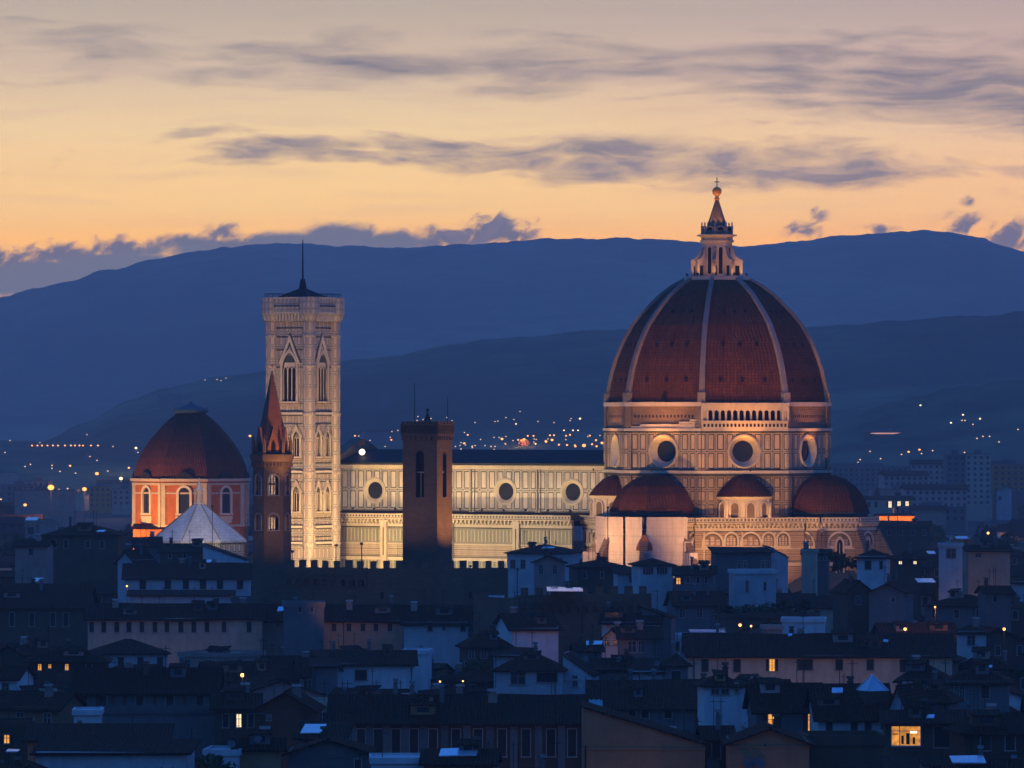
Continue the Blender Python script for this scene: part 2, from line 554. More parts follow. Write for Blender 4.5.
def panels(name, w, h, light=(0.56, 0.50, 0.41), dark=(0.045, 0.060, 0.050), t1=0.09, t2=0.30, t3=0.60, fill=None, xoff=0.0, zoff=0.0, blend=0.95):
    """white marble with dark green frames: a joint grid and an inset frame in every panel, uv in metres"""
    m_, g_ = new_mat(name)
    t = g_.n('ShaderNodeTexCoord')
    mp = g_.n('ShaderNodeMapping')
    g_.put(mp.inputs[0], t.outputs['UV'])
    mp.inputs['Location'].default_value = (xoff, -zoff, 0)
    s = g_.n('ShaderNodeSeparateXYZ')
    g_.put(s.inputs[0], mp.outputs[0])

    def edge(co, size):
        f = g_.m('FRACT', g_.m('DIVIDE', co, size))
        return g_.m('MULTIPLY', g_.m('MINIMUM', f, g_.m('SUBTRACT', 1.0, f)), size)
    d = g_.m('MINIMUM', edge(s.outputs[0], w), edge(s.outputs[1], h))
    grid = g_.m('LESS_THAN', d, t1)
    fr = g_.m('MULTIPLY', g_.m('GREATER_THAN', d, t2), g_.m('LESS_THAN', d, t3))
    dk = g_.m('MAXIMUM', grid, fr)
    n_ = g_.noise(t.outputs['Object'], 0.25, 6.0, 0.6)
    lc = g_.mix(g_.rng(n_, 0.35, 0.7, 0.0, 0.5), light, mul(light, 0.62))
    if fill is not None:
        lc = g_.mix(g_.m('MULTIPLY', g_.m('GREATER_THAN', d, t3), 0.85), lc, fill)
    n2_ = g_.noise(t.outputs['Object'], 1.7, 3.0, 0.6)
    lc = g_.mix(g_.rng(n2_, 0.45, 0.75, 0.0, 0.35), lc, mul(light, 0.55))
    gm = g_.n('ShaderNodeMapping')
    g_.put(gm.inputs[0], t.outputs['UV'])
    gm.inputs['Scale'].default_value = (0.9, 0.10, 1.0)
    gr = g_.noise(gm.outputs[0], 1.0, 5.0, 0.65)
    lc = g_.mix(g_.rng(gr, 0.48, 0.68, 0.0, 0.55), lc, mul(light, 0.40))
    vr = g_.n('ShaderNodeTexVoronoi')
    vr.inputs['Scale'].default_value = 0.45
    g_.put(vr.inputs['Vector'], t.outputs['UV'])
    hv = g_.n('ShaderNodeSeparateColor')
    g_.put(hv.inputs[0], vr.outputs['Color'])
    lc = g_.mix(g_.rng(hv.outputs[0], 0.0, 1.0, 0.0, 0.35), lc, (light[0] * .85, light[1] * .62, light[2] * .55))
    c = g_.mix(g_.m('MULTIPLY', dk, blend), lc, dark)
    finish(g_, c, 0.6, n2_, 0.03, 0.0, 0.3)
    return m_


def blocks(name, c1, c2, w=0.9, h=0.45, mort=0.03):
    """coursed stone"""
    m_, g_ = new_mat(name)
    t = g_.n('ShaderNodeTexCoord')
    br = g_.n('ShaderNodeTexBrick')
    g_.put(br.inputs['Vector'], t.outputs['UV'])
    for k, vv in (('Color1', (*c1, 1)), ('Color2', (*c2, 1)), ('Mortar', (*mul(c1, 0.5), 1))):
        br.inputs[k].default_value = vv
    br.inputs['Scale'].default_value = 1.0
    br.inputs['Brick Width'].default_value = w
    br.inputs['Row Height'].default_value = h
    br.inputs['Mortar Size'].default_value = mort
    n_ = g_.noise(t.outputs['Object'], 0.22, 7.0, 0.65)
    c = g_.mix(g_.rng(n_, 0.35, 0.68, 0.0, 0.65), br.outputs[0], mul(c1, 0.45))
    finish(g_, c, 0.9, g_.m('ADD', br.outputs[1], n_), 0.05, 0.0, 0.2)
    return m_


def emit(name, col, s, patchy=0.0, sampling=None):
    m_, g_ = new_mat(name)
    e = g_.n('ShaderNodeEmission')
    if patchy:
        t = g_.n('ShaderNodeTexCoord')
        n_ = g_.noise(t.outputs['Object'], 1.1, 2.0)
        g_.put(e.inputs[0], g_.mix(g_.rng(n_, 0.35, 0.65, 0.0, patchy), col, mul(col, 0.25)))
    else:
        g_.put(e.inputs[0], col)
    e.inputs[1].default_value = s
    o = g_.n('ShaderNodeOutputMaterial')
    g_.put(o.inputs[0], e.outputs[0])
    if sampling:
        m_.cycles.emission_sampling = sampling
    return m_


W_ = dict(
    white=worn('white_plaster', (0.50, 0.50, 0.48)),
    cream=worn('cream_plaster', (0.42, 0.32, 0.22)),
    ochre=worn('ochre_plaster', (0.30, 0.16, 0.08)),
    pink=worn('pink_plaster', (0.38, 0.25, 0.20)),
    grey=worn('grey_plaster', (0.14, 0.135, 0.125)),
    brown=worn('brown_plaster', (0.10, 0.065, 0.042)),
)
M_TILE = tiles('clay_tiles', (0.085, 0.040, 0.022), (0.036, 0.018, 0.012))
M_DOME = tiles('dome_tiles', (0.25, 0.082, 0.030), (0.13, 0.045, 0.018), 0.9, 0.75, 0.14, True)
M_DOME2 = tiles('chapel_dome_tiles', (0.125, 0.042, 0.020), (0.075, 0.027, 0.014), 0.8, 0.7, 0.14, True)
M_LEAD = worn('dark_roof_sheet', (0.024, 0.021, 0.021), 0.7)
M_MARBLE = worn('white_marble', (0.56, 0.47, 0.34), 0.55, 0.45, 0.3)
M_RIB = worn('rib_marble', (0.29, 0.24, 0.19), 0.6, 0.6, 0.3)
M_GREEN = worn('green_marble', (0.055, 0.065, 0.055), 0.5)
M_ROUGH = blocks('unfaced_masonry', (0.25, 0.175, 0.11), (0.19, 0.13, 0.085), 1.4, 0.5)
M_STONE = blocks('brown_stone', (0.16, 0.105, 0.065), (0.12, 0.08, 0.05))
M_BRICK = blocks('spire_brick', (0.27, 0.11, 0.055), (0.21, 0.085, 0.045), 0.7, 0.3)
M_PWALL = blocks('palace_stone', (0.17, 0.11, 0.065), (0.13, 0.085, 0.05), 1.0, 0.5)
M_HOLE = worn('dark_opening', (0.010, 0.010, 0.012), 0.9)
M_GLASS = worn('dark_glass', (0.02, 0.024, 0.03), 0.18, 0.2, spec=0.5)
M_CLEAR = panels('clerestory_panels', 2.45, 5.05, zoff=33.55, xoff=0.85)
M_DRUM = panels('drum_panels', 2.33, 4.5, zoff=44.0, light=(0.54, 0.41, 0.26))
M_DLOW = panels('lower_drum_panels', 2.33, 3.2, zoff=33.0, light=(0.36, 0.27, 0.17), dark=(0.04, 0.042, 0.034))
M_AISLE = panels('aisle_panels', 1.05, 3.8, zoff=25.5, t1=0.10, t2=0.18, t3=0.34, fill=(0.36, 0.38, 0.20))
M_STRIPE = panels('striped_marble', 40.0, 1.5, light=(0.46, 0.37, 0.27), t1=0.10, t2=0.5, t3=0.58, dark=(0.10, 0.085, 0.06))
M_TRIB = panels('tribune_stripes', 40.0, 1.5, light=(0.34, 0.24, 0.15), t1=0.10, t2=0.5, t3=0.60, dark=(0.07, 0.055, 0.04))
M_FRIEZE = panels('frieze_niches', 0.95, 1.0, t1=0.0, t2=0.16, t3=0.9, dark=(0.12, 0.10, 0.075), zoff=30.05)
M_CAMP = panels('belltower_panels', 1.75, 3.3, t1=0.08, t2=0.28, t3=0.46, fill=(0.50, 0.36, 0.28), zoff=57.7, blend=0.85)
M_CAMPT = panels('belltower_top_panels', 1.2, 1.6, t1=0.09, t2=0.24, t3=0.34, zoff=80.0, blend=0.8)
M_IRON = worn('dark_iron', (0.03, 0.03, 0.032), 0.5)
M_CONE = worn('lantern_cone_stone', (0.24, 0.15, 0.085), 0.7, 0.5, 0.6)
M_GOLD = worn('gilded_copper', (0.70, 0.30, 0.05), 0.4, 0.25, metal=0.0)
M_SHEET = panels('white_sheeting', 2.4, 1.9, light=(0.56, 0.49, 0.43), dark=(0.30, 0.25, 0.21), t1=0.07, t2=5.0, t3=5.1, blend=0.55)
M_SHUT = worn('brown_shutter', (0.035, 0.032, 0.026), 0.7)
M_SHUTG = worn('green_shutter', (0.02, 0.035, 0.028), 0.7)
M_FRAME = worn('stone_window_frame', (0.30, 0.27, 0.23), 0.8)
M_SKYLT = worn('skylight_sheet', (0.62, 0.66, 0.70), 0.22, 0.15, spec=0.9, metal=0.6)
M_AWN = worn('green_awning', (0.10, 0.36, 0.38), 0.5)
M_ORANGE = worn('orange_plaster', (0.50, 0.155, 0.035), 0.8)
M_LIT = emit('lit_window_orange', (1.0, 0.42, 0.07), 1.35, 0.75)
M_LITW = emit('lit_window_white', (1.0, 0.78, 0.45), 1.6, 0.5)
M_LAMPO = emit('sodium_lamp', (1.0, 0.36, 0.07), 3.0)
M_LAMPW = emit('white_lamp', (1.0, 0.74, 0.40), 2.6)
M_LAMPS = emit('faint_lamp', (1.0, 0.62, 0.32), 1.5)
# ================================================================== the cathedral
CR = R(-32.4)
CATH = thing('cathedral', 'floodlit marble cathedral with a huge red octagonal dome and white ribs', 'cathedral', (50.0, 1300.0, 0.0), CR)
AP = math.cos(R(22.5))


def local(x, y, z):
    """cathedral coordinates (east, north, up) to world"""
    return Vector((50.0 + x * math.cos(CR) - y * math.sin(CR), 1300.0 + x * math.sin(CR) + y * math.cos(CR), z))


def dentils(mb, mi, x0, x1, z0, z1, c0, c1, step, w):
    n = int((x1 - x0) / step)
    for k in range(n):
        a = x0 + (k + 0.5) * (x1 - x0) / n
        mb.box(a - w / 2, a + w / 2, z0, z1, c0, c1, mi)


# ---- nave
OC = [-35.0, -54.5, -74.0, -93.5]
ED = [-25.3, -44.8, -64.2, -83.8, -104.0]
mb = MB()                                          # south clerestory wall
mb.M = face(-90, 10.5)
for k, c in enumerate(OC):
    holed(mb, 0, ED[k + 1], ED[k], 33.4, 43.7, c, 38.3, 2.9, 0.0)
mb.M = None
mb.box(-104, -25.3, -10.1, 10.5, 31, 43.7, 1)
mb.M = face(-90, 10.5)
mb.box(-104, -25.3, 30.0, 33.4, -0.4, 0.12, 2)      # dark band over the aisle roof
mb.box(-104, -25.3, 43.7, 44.4, -0.3, 0.35, 1)
mb.box(-104, -25.3, 44.4, 44.75, -0.3, 0.75, 1)
mb.box(-104, -25.3, 44.75, 45.5, -0.3, 0.55, 2)
for e in ED[1:]:
    mb.box(e - 0.75, e + 0.75, 31.5, 43.7, 0.0, 0.45, 0)
    mb.box(e - 0.12, e + 0.12, 31.5, 43.7, 0.452, 0.50, 2)
mb.build('nave_wall', [M_CLEAR, M_MARBLE, M_GREEN], CATH)
for c in OC:
    mb = MB()
    mb.M = face(-90, 10.5)
    ring(mb, 0, c, 38.3, 3.35, 2.9, 0.22, 0.28)
    ring(mb, 0, c, 38.3, 3.35, 3.35, 0.22, -0.1)
    ring(mb, 0, c, 38.3, 2.9, 2.15, 0.28, -0.30)
    ring(mb, 2, c, 38.3, 2.15, 2.0, -0.30, -0.36)
    disc(mb, 1, c, 38.3, 2.05, -0.37)
    for a in range(6):                              # tracery bars
        ca, sa = math.cos(R(30 * a)), math.sin(R(30 * a))
        mb.poly([(c - 2 * ca - .05 * sa, 38.3 - 2 * sa + .05 * ca, -0.33), (c + 2 * ca - .05 * sa, 38.3 + 2 * sa + .05 * ca, -0.33),
                 (c + 2 * ca + .05 * sa, 38.3 + 2 * sa - .05 * ca, -0.33), (c - 2 * ca + .05 * sa, 38.3 - 2 * sa - .05 * ca, -0.33)], 2)
    mb.build('round_window', [M_MARBLE, M_GLASS, M_LEAD], CATH)
mb = MB()
for s in (-1, 1):
    mb.poly([(-105.2, s * 11.6, 45.3), (-24, s * 11.6, 45.3), (-24, 0, 48.6), (-105.2, 0, 48.6)])
    mb.poly([(-105.2, s * 11.6, 45.3), (-24, s * 11.6, 45.3), (-24, s * 10.4, 45.25), (-105.2, s * 10.4, 45.25)])
mb.poly([(-105.2, -11.6, 45.3), (-105.2, 11.6, 45.3), (-105.2, 0, 48.6)])
mb.build('nave_roof', M_LEAD, CATH)

# ---- south aisle, in bands of inlaid marble
def marble_bands(mb, x0, x1, arches=None, zlow=0.0):
    """mats: 0 aisle panels, 1 marble, 2 green, 3 frieze, 4 striped, 5 hole"""
    z = zlow
    mb.box(x0, x1, z, 21.2, -0.8, 0.0, 0 if arches is None else 7)
    mb.box(x0, x1, 21.2, 22.0, -0.8, 0.30, 1)
    mb.box(x0, x1, 22.0, 22.25, -0.8, 0.16, 2)
    mb.box(x0, x1, 22.25, 25.2, -0.8, 0.0, 4 if arches is None else 7)
    mb.box(x0, x1, 25.2, 25.5, -0.8, 0.22, 1)
    mb.box(x0, x1, 25.5, 29.3, -0.8, 0.0, 0 if arches is None else 7)
    mb.box(x0, x1, 29.3, 29.55, -0.8, 0.18, 2)
    mb.box(x0, x1, 29.55, 30.05, -0.8, 0.10, 1)
    mb.box(x0, x1, 30.05, 31.05, -0.8, 0.02, 3)
    dentils(mb, 1, x0, x1, 30.6, 31.3, 0.0, 0.75, 1.15, 0.42)
    mb.box(x0, x1, 31.3, 31.6, -0.8, 0.95, 1)
    mb.box(x0, x1, 31.6, 31.75, -0.8, 0.80, 2)
    mb.box(x0, x1, 31.75, 32.6, 0.5, 0.85, 1)       # parapet
    dentils(mb, 2, x0, x1, 31.95, 32.4, 0.85, 0.87, 0.9, 0.45)
    mb.box(x0, x1, 32.6, 32.75, 0.42, 0.95, 1)
    if arches:
        for (cx, w) in arches:
            h = w / 2
            mb.box(cx - h - .55, cx + h + .55, 25.5, 26.0, 0.0, 0.25, 1)
            arch_pane(mb, 6, cx, 26.0, w * 0.98, 29.0 - h, 0.03)
            arch_frame(mb, 1, cx, 26.0, w, 29.0 - h, 0.46, 0.0, 0.40, sill=False)
            arch_frame(mb, 2, cx, 26.0, w - 0.5, 29.0 - h, 0.14, 0.0, 0.18, sill=False)
            for q in (-.30, 0.0, .30):                  # pale inlaid strips inside the arch
                hh = 29.0 - h + math.sqrt(max(0.0, (h * .80) ** 2 - (q * w) ** 2)) - .35
                mb.box(cx + (q - .10) * w, cx + (q + .10) * w, 26.2, hh, 0.031, 0.06, 4)


AM = [M_AISLE, M_MARBLE, M_GREEN, M_FRIEZE, M_STRIPE, M_HOLE, M_ROUGH, M_TRIB]
mb = MB()
mb.M = face(-90, 20.3)
marble_bands(mb, -104, -29)
for e in ED[1:]:
    mb.box(e - 0.9, e + 0.9, 0, 31.2, 0.0, 0.8, 1)
    mb.box(e - 0.15, e + 0.15, 22.4, 29.3, 0.802, 0.84, 2)
mb.build('aisle_wall', AM, CATH)
mb = MB()
mb.poly([(-104, -20.0, 31.2), (-29, -20.0, 31.2), (-25, -10.4, 33.2), (-104, -10.4, 33.2)])
mb.build('aisle_roof', M_LEAD, CATH)
mb = MB()                                           # west front seen edge on beside the bell tower
mb.box(-107.5, -104.0, -21.5, 21.5, 0, 33, 0)
mb.box(-107.5, -104.0, -12, 12, 33, 46.5, 0)
mb.prism([(-107.5, -12, 46.5), (-104, -12, 46.5), (-104, 12, 46.5), (-107.5, 12, 46.5)], [(-107.5, -0.5, 51.2), (-104, -0.5, 51.2), (-104, 0.5, 51.2), (-107.5, 0.5, 51.2)], 1)
mb.box(-107.8, -103.7, -22, -19, 33, 34.2, 1)
mb.build('facade', [M_ROUGH, M_ROUGH], CATH)

# ---- octagon below the dome
FW = 2 * 25.3 * math.tan(R(22.5))
mb = MB()
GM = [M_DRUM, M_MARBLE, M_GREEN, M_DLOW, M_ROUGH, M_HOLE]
for ang in range(-180, 180, 45):
    mb.M = face(ang, 25.3)
    h = FW / 2
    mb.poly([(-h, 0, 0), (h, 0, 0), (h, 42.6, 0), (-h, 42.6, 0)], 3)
    mb.box(-h - .3, h + .3, 42.6, 43.2, -0.5, 0.5, 2)
    mb.box(-h - .4, h + .4, 43.2, 43.9, -0.5, 0.85, 1)
    mb.box(-h - .3, h + .3, 43.9, 44.2, -0.5, 0.40, 2)
    holed(mb, 0, -h, h, 44.2, 53.0, 0, 48.5, 3.75, 0.0)
    mb.box(-h - .3, h + .3, 53.0, 53.35, -0.5, 0.35, 2)
    mb.box(-h - .4, h + .4, 53.35, 54.0, -0.5, 0.75, 1)
    if ang != -45:
        mb.box(-h - .1, h + .1, 54.0, 59.3, -0.5, 0.0, 4)
        for k in range(17):                         # a row of putlog holes
            a = -8 + k
            mb.poly([(a - .22, 56.6, 0.02), (a + .22, 56.6, 0.02), (a + .22, 57.2, 0.02), (a - .22, 57.2, 0.02)], 5)
        for (a, b, z) in ((-h, h, 54.5), (-h + 4, h, 55.0), (h - 6, h, 55.6), (h - 3, h, 56.2)) if ang == -90 else ():
            mb.box(a, b, z - .5, z, 0.0, 0.45, 1)   # stepped edge where the facing was left off
        mb.box(-h - .3, h + .3, 59.3, 60.3, -0.5, 0.6, 1)
    for s in (-1, 1):                               # corner piers
        x = s * (h - 0.75)
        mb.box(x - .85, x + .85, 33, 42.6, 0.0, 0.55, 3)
        mb.box(x - .85, x + .85, 44.2, 53.0, 0.0, 0.55, 0)
        mb.box(x - .85, x + .85, 54.0, 59.3, 0.0, 0.45, 4 if ang != -45 else 1)
mb.build('drum', GM, CATH)
mb = MB()                                           # the one finished gallery
mb.M = face(-45, 25.3)
h = FW / 2
mb.box(-h, h, 54.0, 60.0, -0.9, -0.7, 1)  # near-black back panel stands in for the shade of the passage
mb.box(-h - .2, h + .2, 54.0, 55.6, -0.6, 0.9, 0)
dentils(mb, 1, -h, h, 54.35, 55.1, 0.9, 0.93, 0.95, 0.5)
mb.box(-h - .3, h + .3, 55.6, 55.85, -0.6, 1.25, 0)
n = 12
for k in range(n):
    a, b = -h + 1.2 + k * (2 * h - 2.4) / n, -h + 1.2 + (k + 1) * (2 * h - 2.4) / n
    arched_bay(mb, 0, a, b, 55.85, 59.0, 1.1, 57.8, 0.25, 0.75)
for s in (-1, 1):
    arched_bay(mb, 0, s * h - .9 - s * .45, s * h + .9 - s * .45, 55.85, 59.0, 0.8, 57.8, 0.25, 1.0)
mb.box(-h - .3, h + .3, 59.0, 59.35, -0.7, 1.0, 0)
mb.box(-h - .4, h + .4, 59.35, 60.1, -0.7, 1.35, 0)
mb.build('arcaded_gallery', [M_MARBLE, M_HOLE], CATH)
mbw = MB()
mbw.M = face(-90, 25.3)
ring(mbw, 0, 0, 48.5, 4.1, 4.1, -0.2, 0.35)
ring(mbw, 0, 0, 48.5, 4.1, 3.75, 0.35, 0.42)
ring(mbw, 0, 0, 48.5, 3.75, 2.55, 0.42, -1.2)
ring(mbw, 2, 0, 48.5, 2.55, 2.2, -1.2, -1.25)
disc(mbw, 1, 0, 48.5, 2.25, -1.27)
me = mbw.mesh('round_window', [M_MARBLE, M_GLASS, M_LEAD])
for k, ang in enumerate((-135, -90, -45, 0, 45)):
    o = link('round_window', me, CATH)
    o.rotation_euler = (0, 0, R(ang + 90))

# ---- dome: pointed octagonal shell measured from the silhouette
PROF = [(27.0, 60.0), (26.8, 62.0), (26.35, 64.4), (25.6, 67.8), (24.5, 71.2), (22.9, 75.0), (20.7, 78.9), (18.5, 81.6), (16.8, 83.4), (13.9, 86.3), (11.0, 88.4), (7.8, 90.2)]
mb = MB()
mb.lathe(PROF, 8, 0, 22.5)
mb.poly(ngon(27.6, 8, 22.5, 60.05), 0)
DOME = mb.build('dome', M_DOME, CATH)
for k in range(8):
    a = R(22.5 + 45 * k)
    mb = MB()
    mb.M = Matrix.Rotation(a, 4, 'Z')
    pr = []
    for i, (r, z) in enumerate(PROF):
        t0, t1 = PROF[max(0, i - 1)], PROF[min(len(PROF) - 1, i + 1)]
        d = Vector((t1[0] - t0[0], t1[1] - t0[1])).normalized()
        nx, nz = d.y, -d.x
        w = 0.72 - 0.26 * i / (len(PROF) - 1)
        pr.append([(r - 1.0 * nx, -w, z - 1.0 * nz), (r + 0.6 * nx, -w, z + .6 * nz), (r + 0.6 * nx, w, z + .6 * nz), (r - 1.0 * nx, w, z - 1.0 * nz)])
    for p, q in zip(pr[:-1], pr[1:]):
        for i in range(4):
            j = (i + 1) % 4
            mb.poly([p[i], p[j], q[j], q[i]])
    mb.box(25.6, 27.8, -.95, .95, 60.2, 62.6)      # block at the foot of the rib
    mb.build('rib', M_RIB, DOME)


def dome_r(z):
    for (r0, z0), (r1, z1) in zip(PROF[:-1], PROF[1:]):
        if z0 <= z <= z1:
            return r0 + (r1 - r0) * (z - z0) / (z1 - z0), math.atan2(r0 - r1, z1 - z0)
    return PROF[-1][0], 0.8


mbh = MB()
mbh.box(-.30, .30, -.32, .42, -.1, .10)
mbh.box(-.45, .45, .42, .58, -.1, .30)
meh = mbh.mesh('ventilation_hole', [M_HOLE])
for ang in (-135, -90, -45, 0):
    for z, xs in ((65.5, (-5.5, 0, 5.5)), (74.0, (-4.2, 0, 4.2)), (82.0, (-2.6, 0, 2.6))):
        r, tilt = dome_r(z)
        for x in xs:
            o = link('ventilation_hole', meh, DOME)
            fm = face(ang, r * AP)
            o.matrix_local = fm @ Matrix.Translation((x, z, 0.03)) @ Matrix.Rotation(-tilt, 4, 'X')
mb = MB()                                           # little access door at the foot of one sail
mb.M = face(-90, 27.3 * AP)
mb.box(-.5, .5, 60.3, 62.2, -0.3, 0.25)
mb.build('access_door', M_HOLE, DOME)

# ---- lantern
mb = MB()
mb.lathe([(7.9, 89.6), (8.3, 90.1), (8.3, 90.9), (7.4, 90.95), (7.4, 90.95), (0.0, 91.0)], 8, 0, 22.5)
LANT = mb.build('lantern', [M_MARBLE], CATH)
mb = MB()
mb.lathe([(3.7, 90.9), (3.7, 99.2), (4.2, 99.4), (4.2, 99.8), (3.9, 99.9), (3.9, 100.6), (4.9, 100.9), (4.9, 101.2), (3.9, 101.25)], 8, 0, 22.5)
mb.build('lantern_body', M_MARBLE, LANT)
for k in range(8):
    mb = MB()
    mb.M = face(45 * k, 3.7 * AP)
    arch_pane(mb, 1, 0, 91.6, 1.0, 97.6, 0.03)
    arch_frame(mb, 0, 0, 91.6, 1.0, 97.6, 0.22, 0.0, 0.16, sill=False)
    mb.build('lantern_window', [M_MARBLE, M_HOLE], LANT)
    mb = MB()                                       # scrolled buttress with its niche
    mb.M = Matrix.Rotation(R(22.5 + 45 * k), 4, 'Z') @ Matrix(((1, 0, 0, 0), (0, 0, -1, 0), (0, 1, 0, 0), (0, 0, 0, 1)))
    mb.extrude([(3.4, 90.9), (6.3, 90.9), (6.3, 94.4), (6.5, 94.5), (6.4, 95.0), (5.6, 95.2), (4.8, 95.9), (4.3, 97.0), (4.1, 97.9), (3.4, 98.2)], -0.5, 0.5)
    mb.extrude([(3.4, 90.9), (3.4, 98.2), (4.1, 97.9), (4.3, 97.0), (4.8, 95.9), (5.6, 95.2), (6.4, 95.0), (6.5, 94.5), (6.3, 94.4), (6.3, 90.9)], 0.5, -0.5)
    mb.box(4.6, 5.6, 91.2, 93.6, -0.53, 0.53, 1)
    mb.build('buttress', [M_MARBLE, M_HOLE], LANT)
mb = MB()
mb.lathe([(3.75, 101.2), (3.75, 102.2), (3.5, 102.25), (3.5, 102.6)], 8, 0, 22.5)
for k in range(8):
    mb.M = face(45 * k, 3.6 * AP)
    arch_pane(mb, 1, 0, 101.9, 2.2, 102.1, 0.05)
    arch_frame(mb, 2, 0, 101.9, 1.8, 102.1, 0.3, 0.0, 0.25, sill=False)
    a = R(22.5 + 45 * k)
    mb.M = None
    mb.lathe([(0.28, 101.2), (0.28, 102.9), (0.42, 103.0), (0.15, 103.5), (0.25, 103.8), (0.0, 104.5)], 6, 2, 0, 3.7 * math.cos(a), 3.7 * math.sin(a))
mb.build('crown', [M_CONE, M_HOLE, M_RIB], LANT)
mb = MB()
mb.lathe([(2.75, 102.4), (2.6, 103.0), (1.6, 106.0), (0.45, 109.7)], 8, 0, 22.5)
mb.build('cone_roof', M_CONE, LANT)
mb = MB()
mb.lathe([(0.45, 109.6), (0.75, 109.9), (0.35, 110.4), (0.55, 110.7)], 10)
mb.sphere((0, 0, 111.75), 1.15, 14)
mb.build('golden_ball', M_GOLD, LANT, True)
mb = MB()
mb.M = Matrix.Rotation(R(20), 4, 'Z')
mb.box(-.10, .10, -.10, .10, 112.8, 115.2)
mb.box(-.62, .62, -.09, .09, 114.0, 114.2)
mb.build('cross', M_IRON, LANT)

# ---- south and east tribunes
def tribune(ang):
    c = Vector((math.cos(R(ang)), math.sin(R(ang)), 0)) * 30.5
    mb = MB()
    for a in range(-2, 3):
        mb.M = face(ang + 45 * a, 11.0, c.x, c.y)
        hw = 11.0 * math.tan(R(22.5))
        marble_bands(mb, -hw, hw, [(0.0, 5.2)])
        arch_pane(mb, 5, 0, 17.5, 1.5, 26.3, 0.31, True)
        arch_frame(mb, 1, 0, 17.5, 1.5, 26.3, 0.35, 0.0, 0.62, True)
        mb.box(-.06, .06, 17.5, 26.6, 0.3, 0.36, 1)
    mb.M = None
    for k in range(-2, 4):                          # sloping buttress fins at the corners
        a = R(ang - 22.5 + 45 * k)
        mb.M = Matrix.Translation(c) @ Matrix.Rotation(a, 4, 'Z') @ Matrix(((1, 0, 0, 0), (0, 0, -1, 0), (0, 1, 0, 0), (0, 0, 0, 1)))
        o = [(11.2, 0), (18.5, 0), (18.5, 17.5), (12.6, 29.0), (11.2, 29.0)]
        mb.extrude(o, -0.7, 0.7, 7)
        mb.extrude(o[::-1], 0.7, -0.7, 7)
        s = [(18.9, 17.4), (19.0, 17.9), (12.7, 29.8), (12.3, 29.2)]
        mb.extrude(s, -0.9, 0.9, 7)
        mb.extrude(s[::-1], 0.9, -0.9, 7)
    mb.M = None
    mb.prism(ngon(18.0, 8, ang - 22.5, 0, c.x, c.y), ngon(18.0, 8, ang - 22.5, 15.0, c.x, c.y), 4)
    mb.prism(ngon(18.6, 8, ang - 22.5, 15.0, c.x, c.y), ngon(11.3, 8, ang - 22.5, 20.5, c.x, c.y), 2, capmi=2)
    mb.M = Matrix.Translation(c)
    mb.lathe([(11.6, 31.7), (9.9, 31.8), (9.9, 33.4), (10.5, 33.5), (10.5, 33.9)], 8, 2, ang - 22.5)
    t = mb.build('tribune', AM, CATH)
    mb = MB()
    mb.M = Matrix.Translation(c)
    mb.lathe([(10.4, 33.7), (10.15, 34.7), (9.6, 36.3), (8.5, 38.3), (6.9, 40.2), (4.8, 41.7), (2.4, 42.6), (0.0, 43.0)], 8, 0, ang - 22.5)
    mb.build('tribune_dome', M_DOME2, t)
    return t


tribune(-90)
tribune(0)

# ---- walls between the tribunes and the small exedrae on top of them
def diagonal(ang, half, dist, arches):
    mb = MB()
    mb.M = face(ang, dist)
    marble_bands(mb, -half, half, arches)
    mb.box(-half, half, 31.2, 31.65, -8, 0.3, 2)
    for a, _ in arches[::2]:
        mb.box(a - 2.3, a - 1.9, 22.3, 29.3, 0.0, 0.3, 1)
    mb.build('sacristy_wall', AM, CATH)


diagonal(-45, 13.5, 30.5, [(-9.2, 4.6), (-4.6, 2.8), (0.2, 4.6), (4.6, 2.6), (8.2, 2.6)])
diagonal(-135, 13.5, 30.5, [(-9.2, 2.6), (-4.6, 2.8), (0.2, 4.6), (4.6, 2.8), (9.0, 4.6)])
for ang in (-45, -135):
    c = Vector((math.cos(R(ang)), math.sin(R(ang)), 0)) * 25.0
    mb = MB()
    mb.M = Matrix.Translation(c)
    mb.lathe([(6.3, 31.6), (6.3, 37.0), (6.7, 37.2), (6.9, 37.7), (6.3, 37.8)], 24, 0, ang - 90, 0, 0, 0, 180)
    for k in range(5):
        a = ang + (k - 2) * 34
        mb.M = Matrix.Translation(c) @ face(a, 6.34)
        arch_pane(mb, 1, 0, 32.4, 1.9, 35.3, 0.0)
        arch_frame(mb, 0, 0, 32.4, 1.9, 35.3, 0.30, -0.3, 0.30, sill=False)
        mb.M = Matrix.Translation(c) @ face(a + 17, 6.3)
        mb.box(-.28, .28, 31.8, 37.0, -0.1, 0.30, 0)
    ex = mb.build('exedra', [M_MARBLE, M_ROUGH], CATH)
    mb = MB()
    mb.M = Matrix.Translation(c)
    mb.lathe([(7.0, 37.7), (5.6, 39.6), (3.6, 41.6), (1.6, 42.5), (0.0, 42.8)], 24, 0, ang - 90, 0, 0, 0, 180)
    mb.build('exedra_roof', M_DOME2, ex)

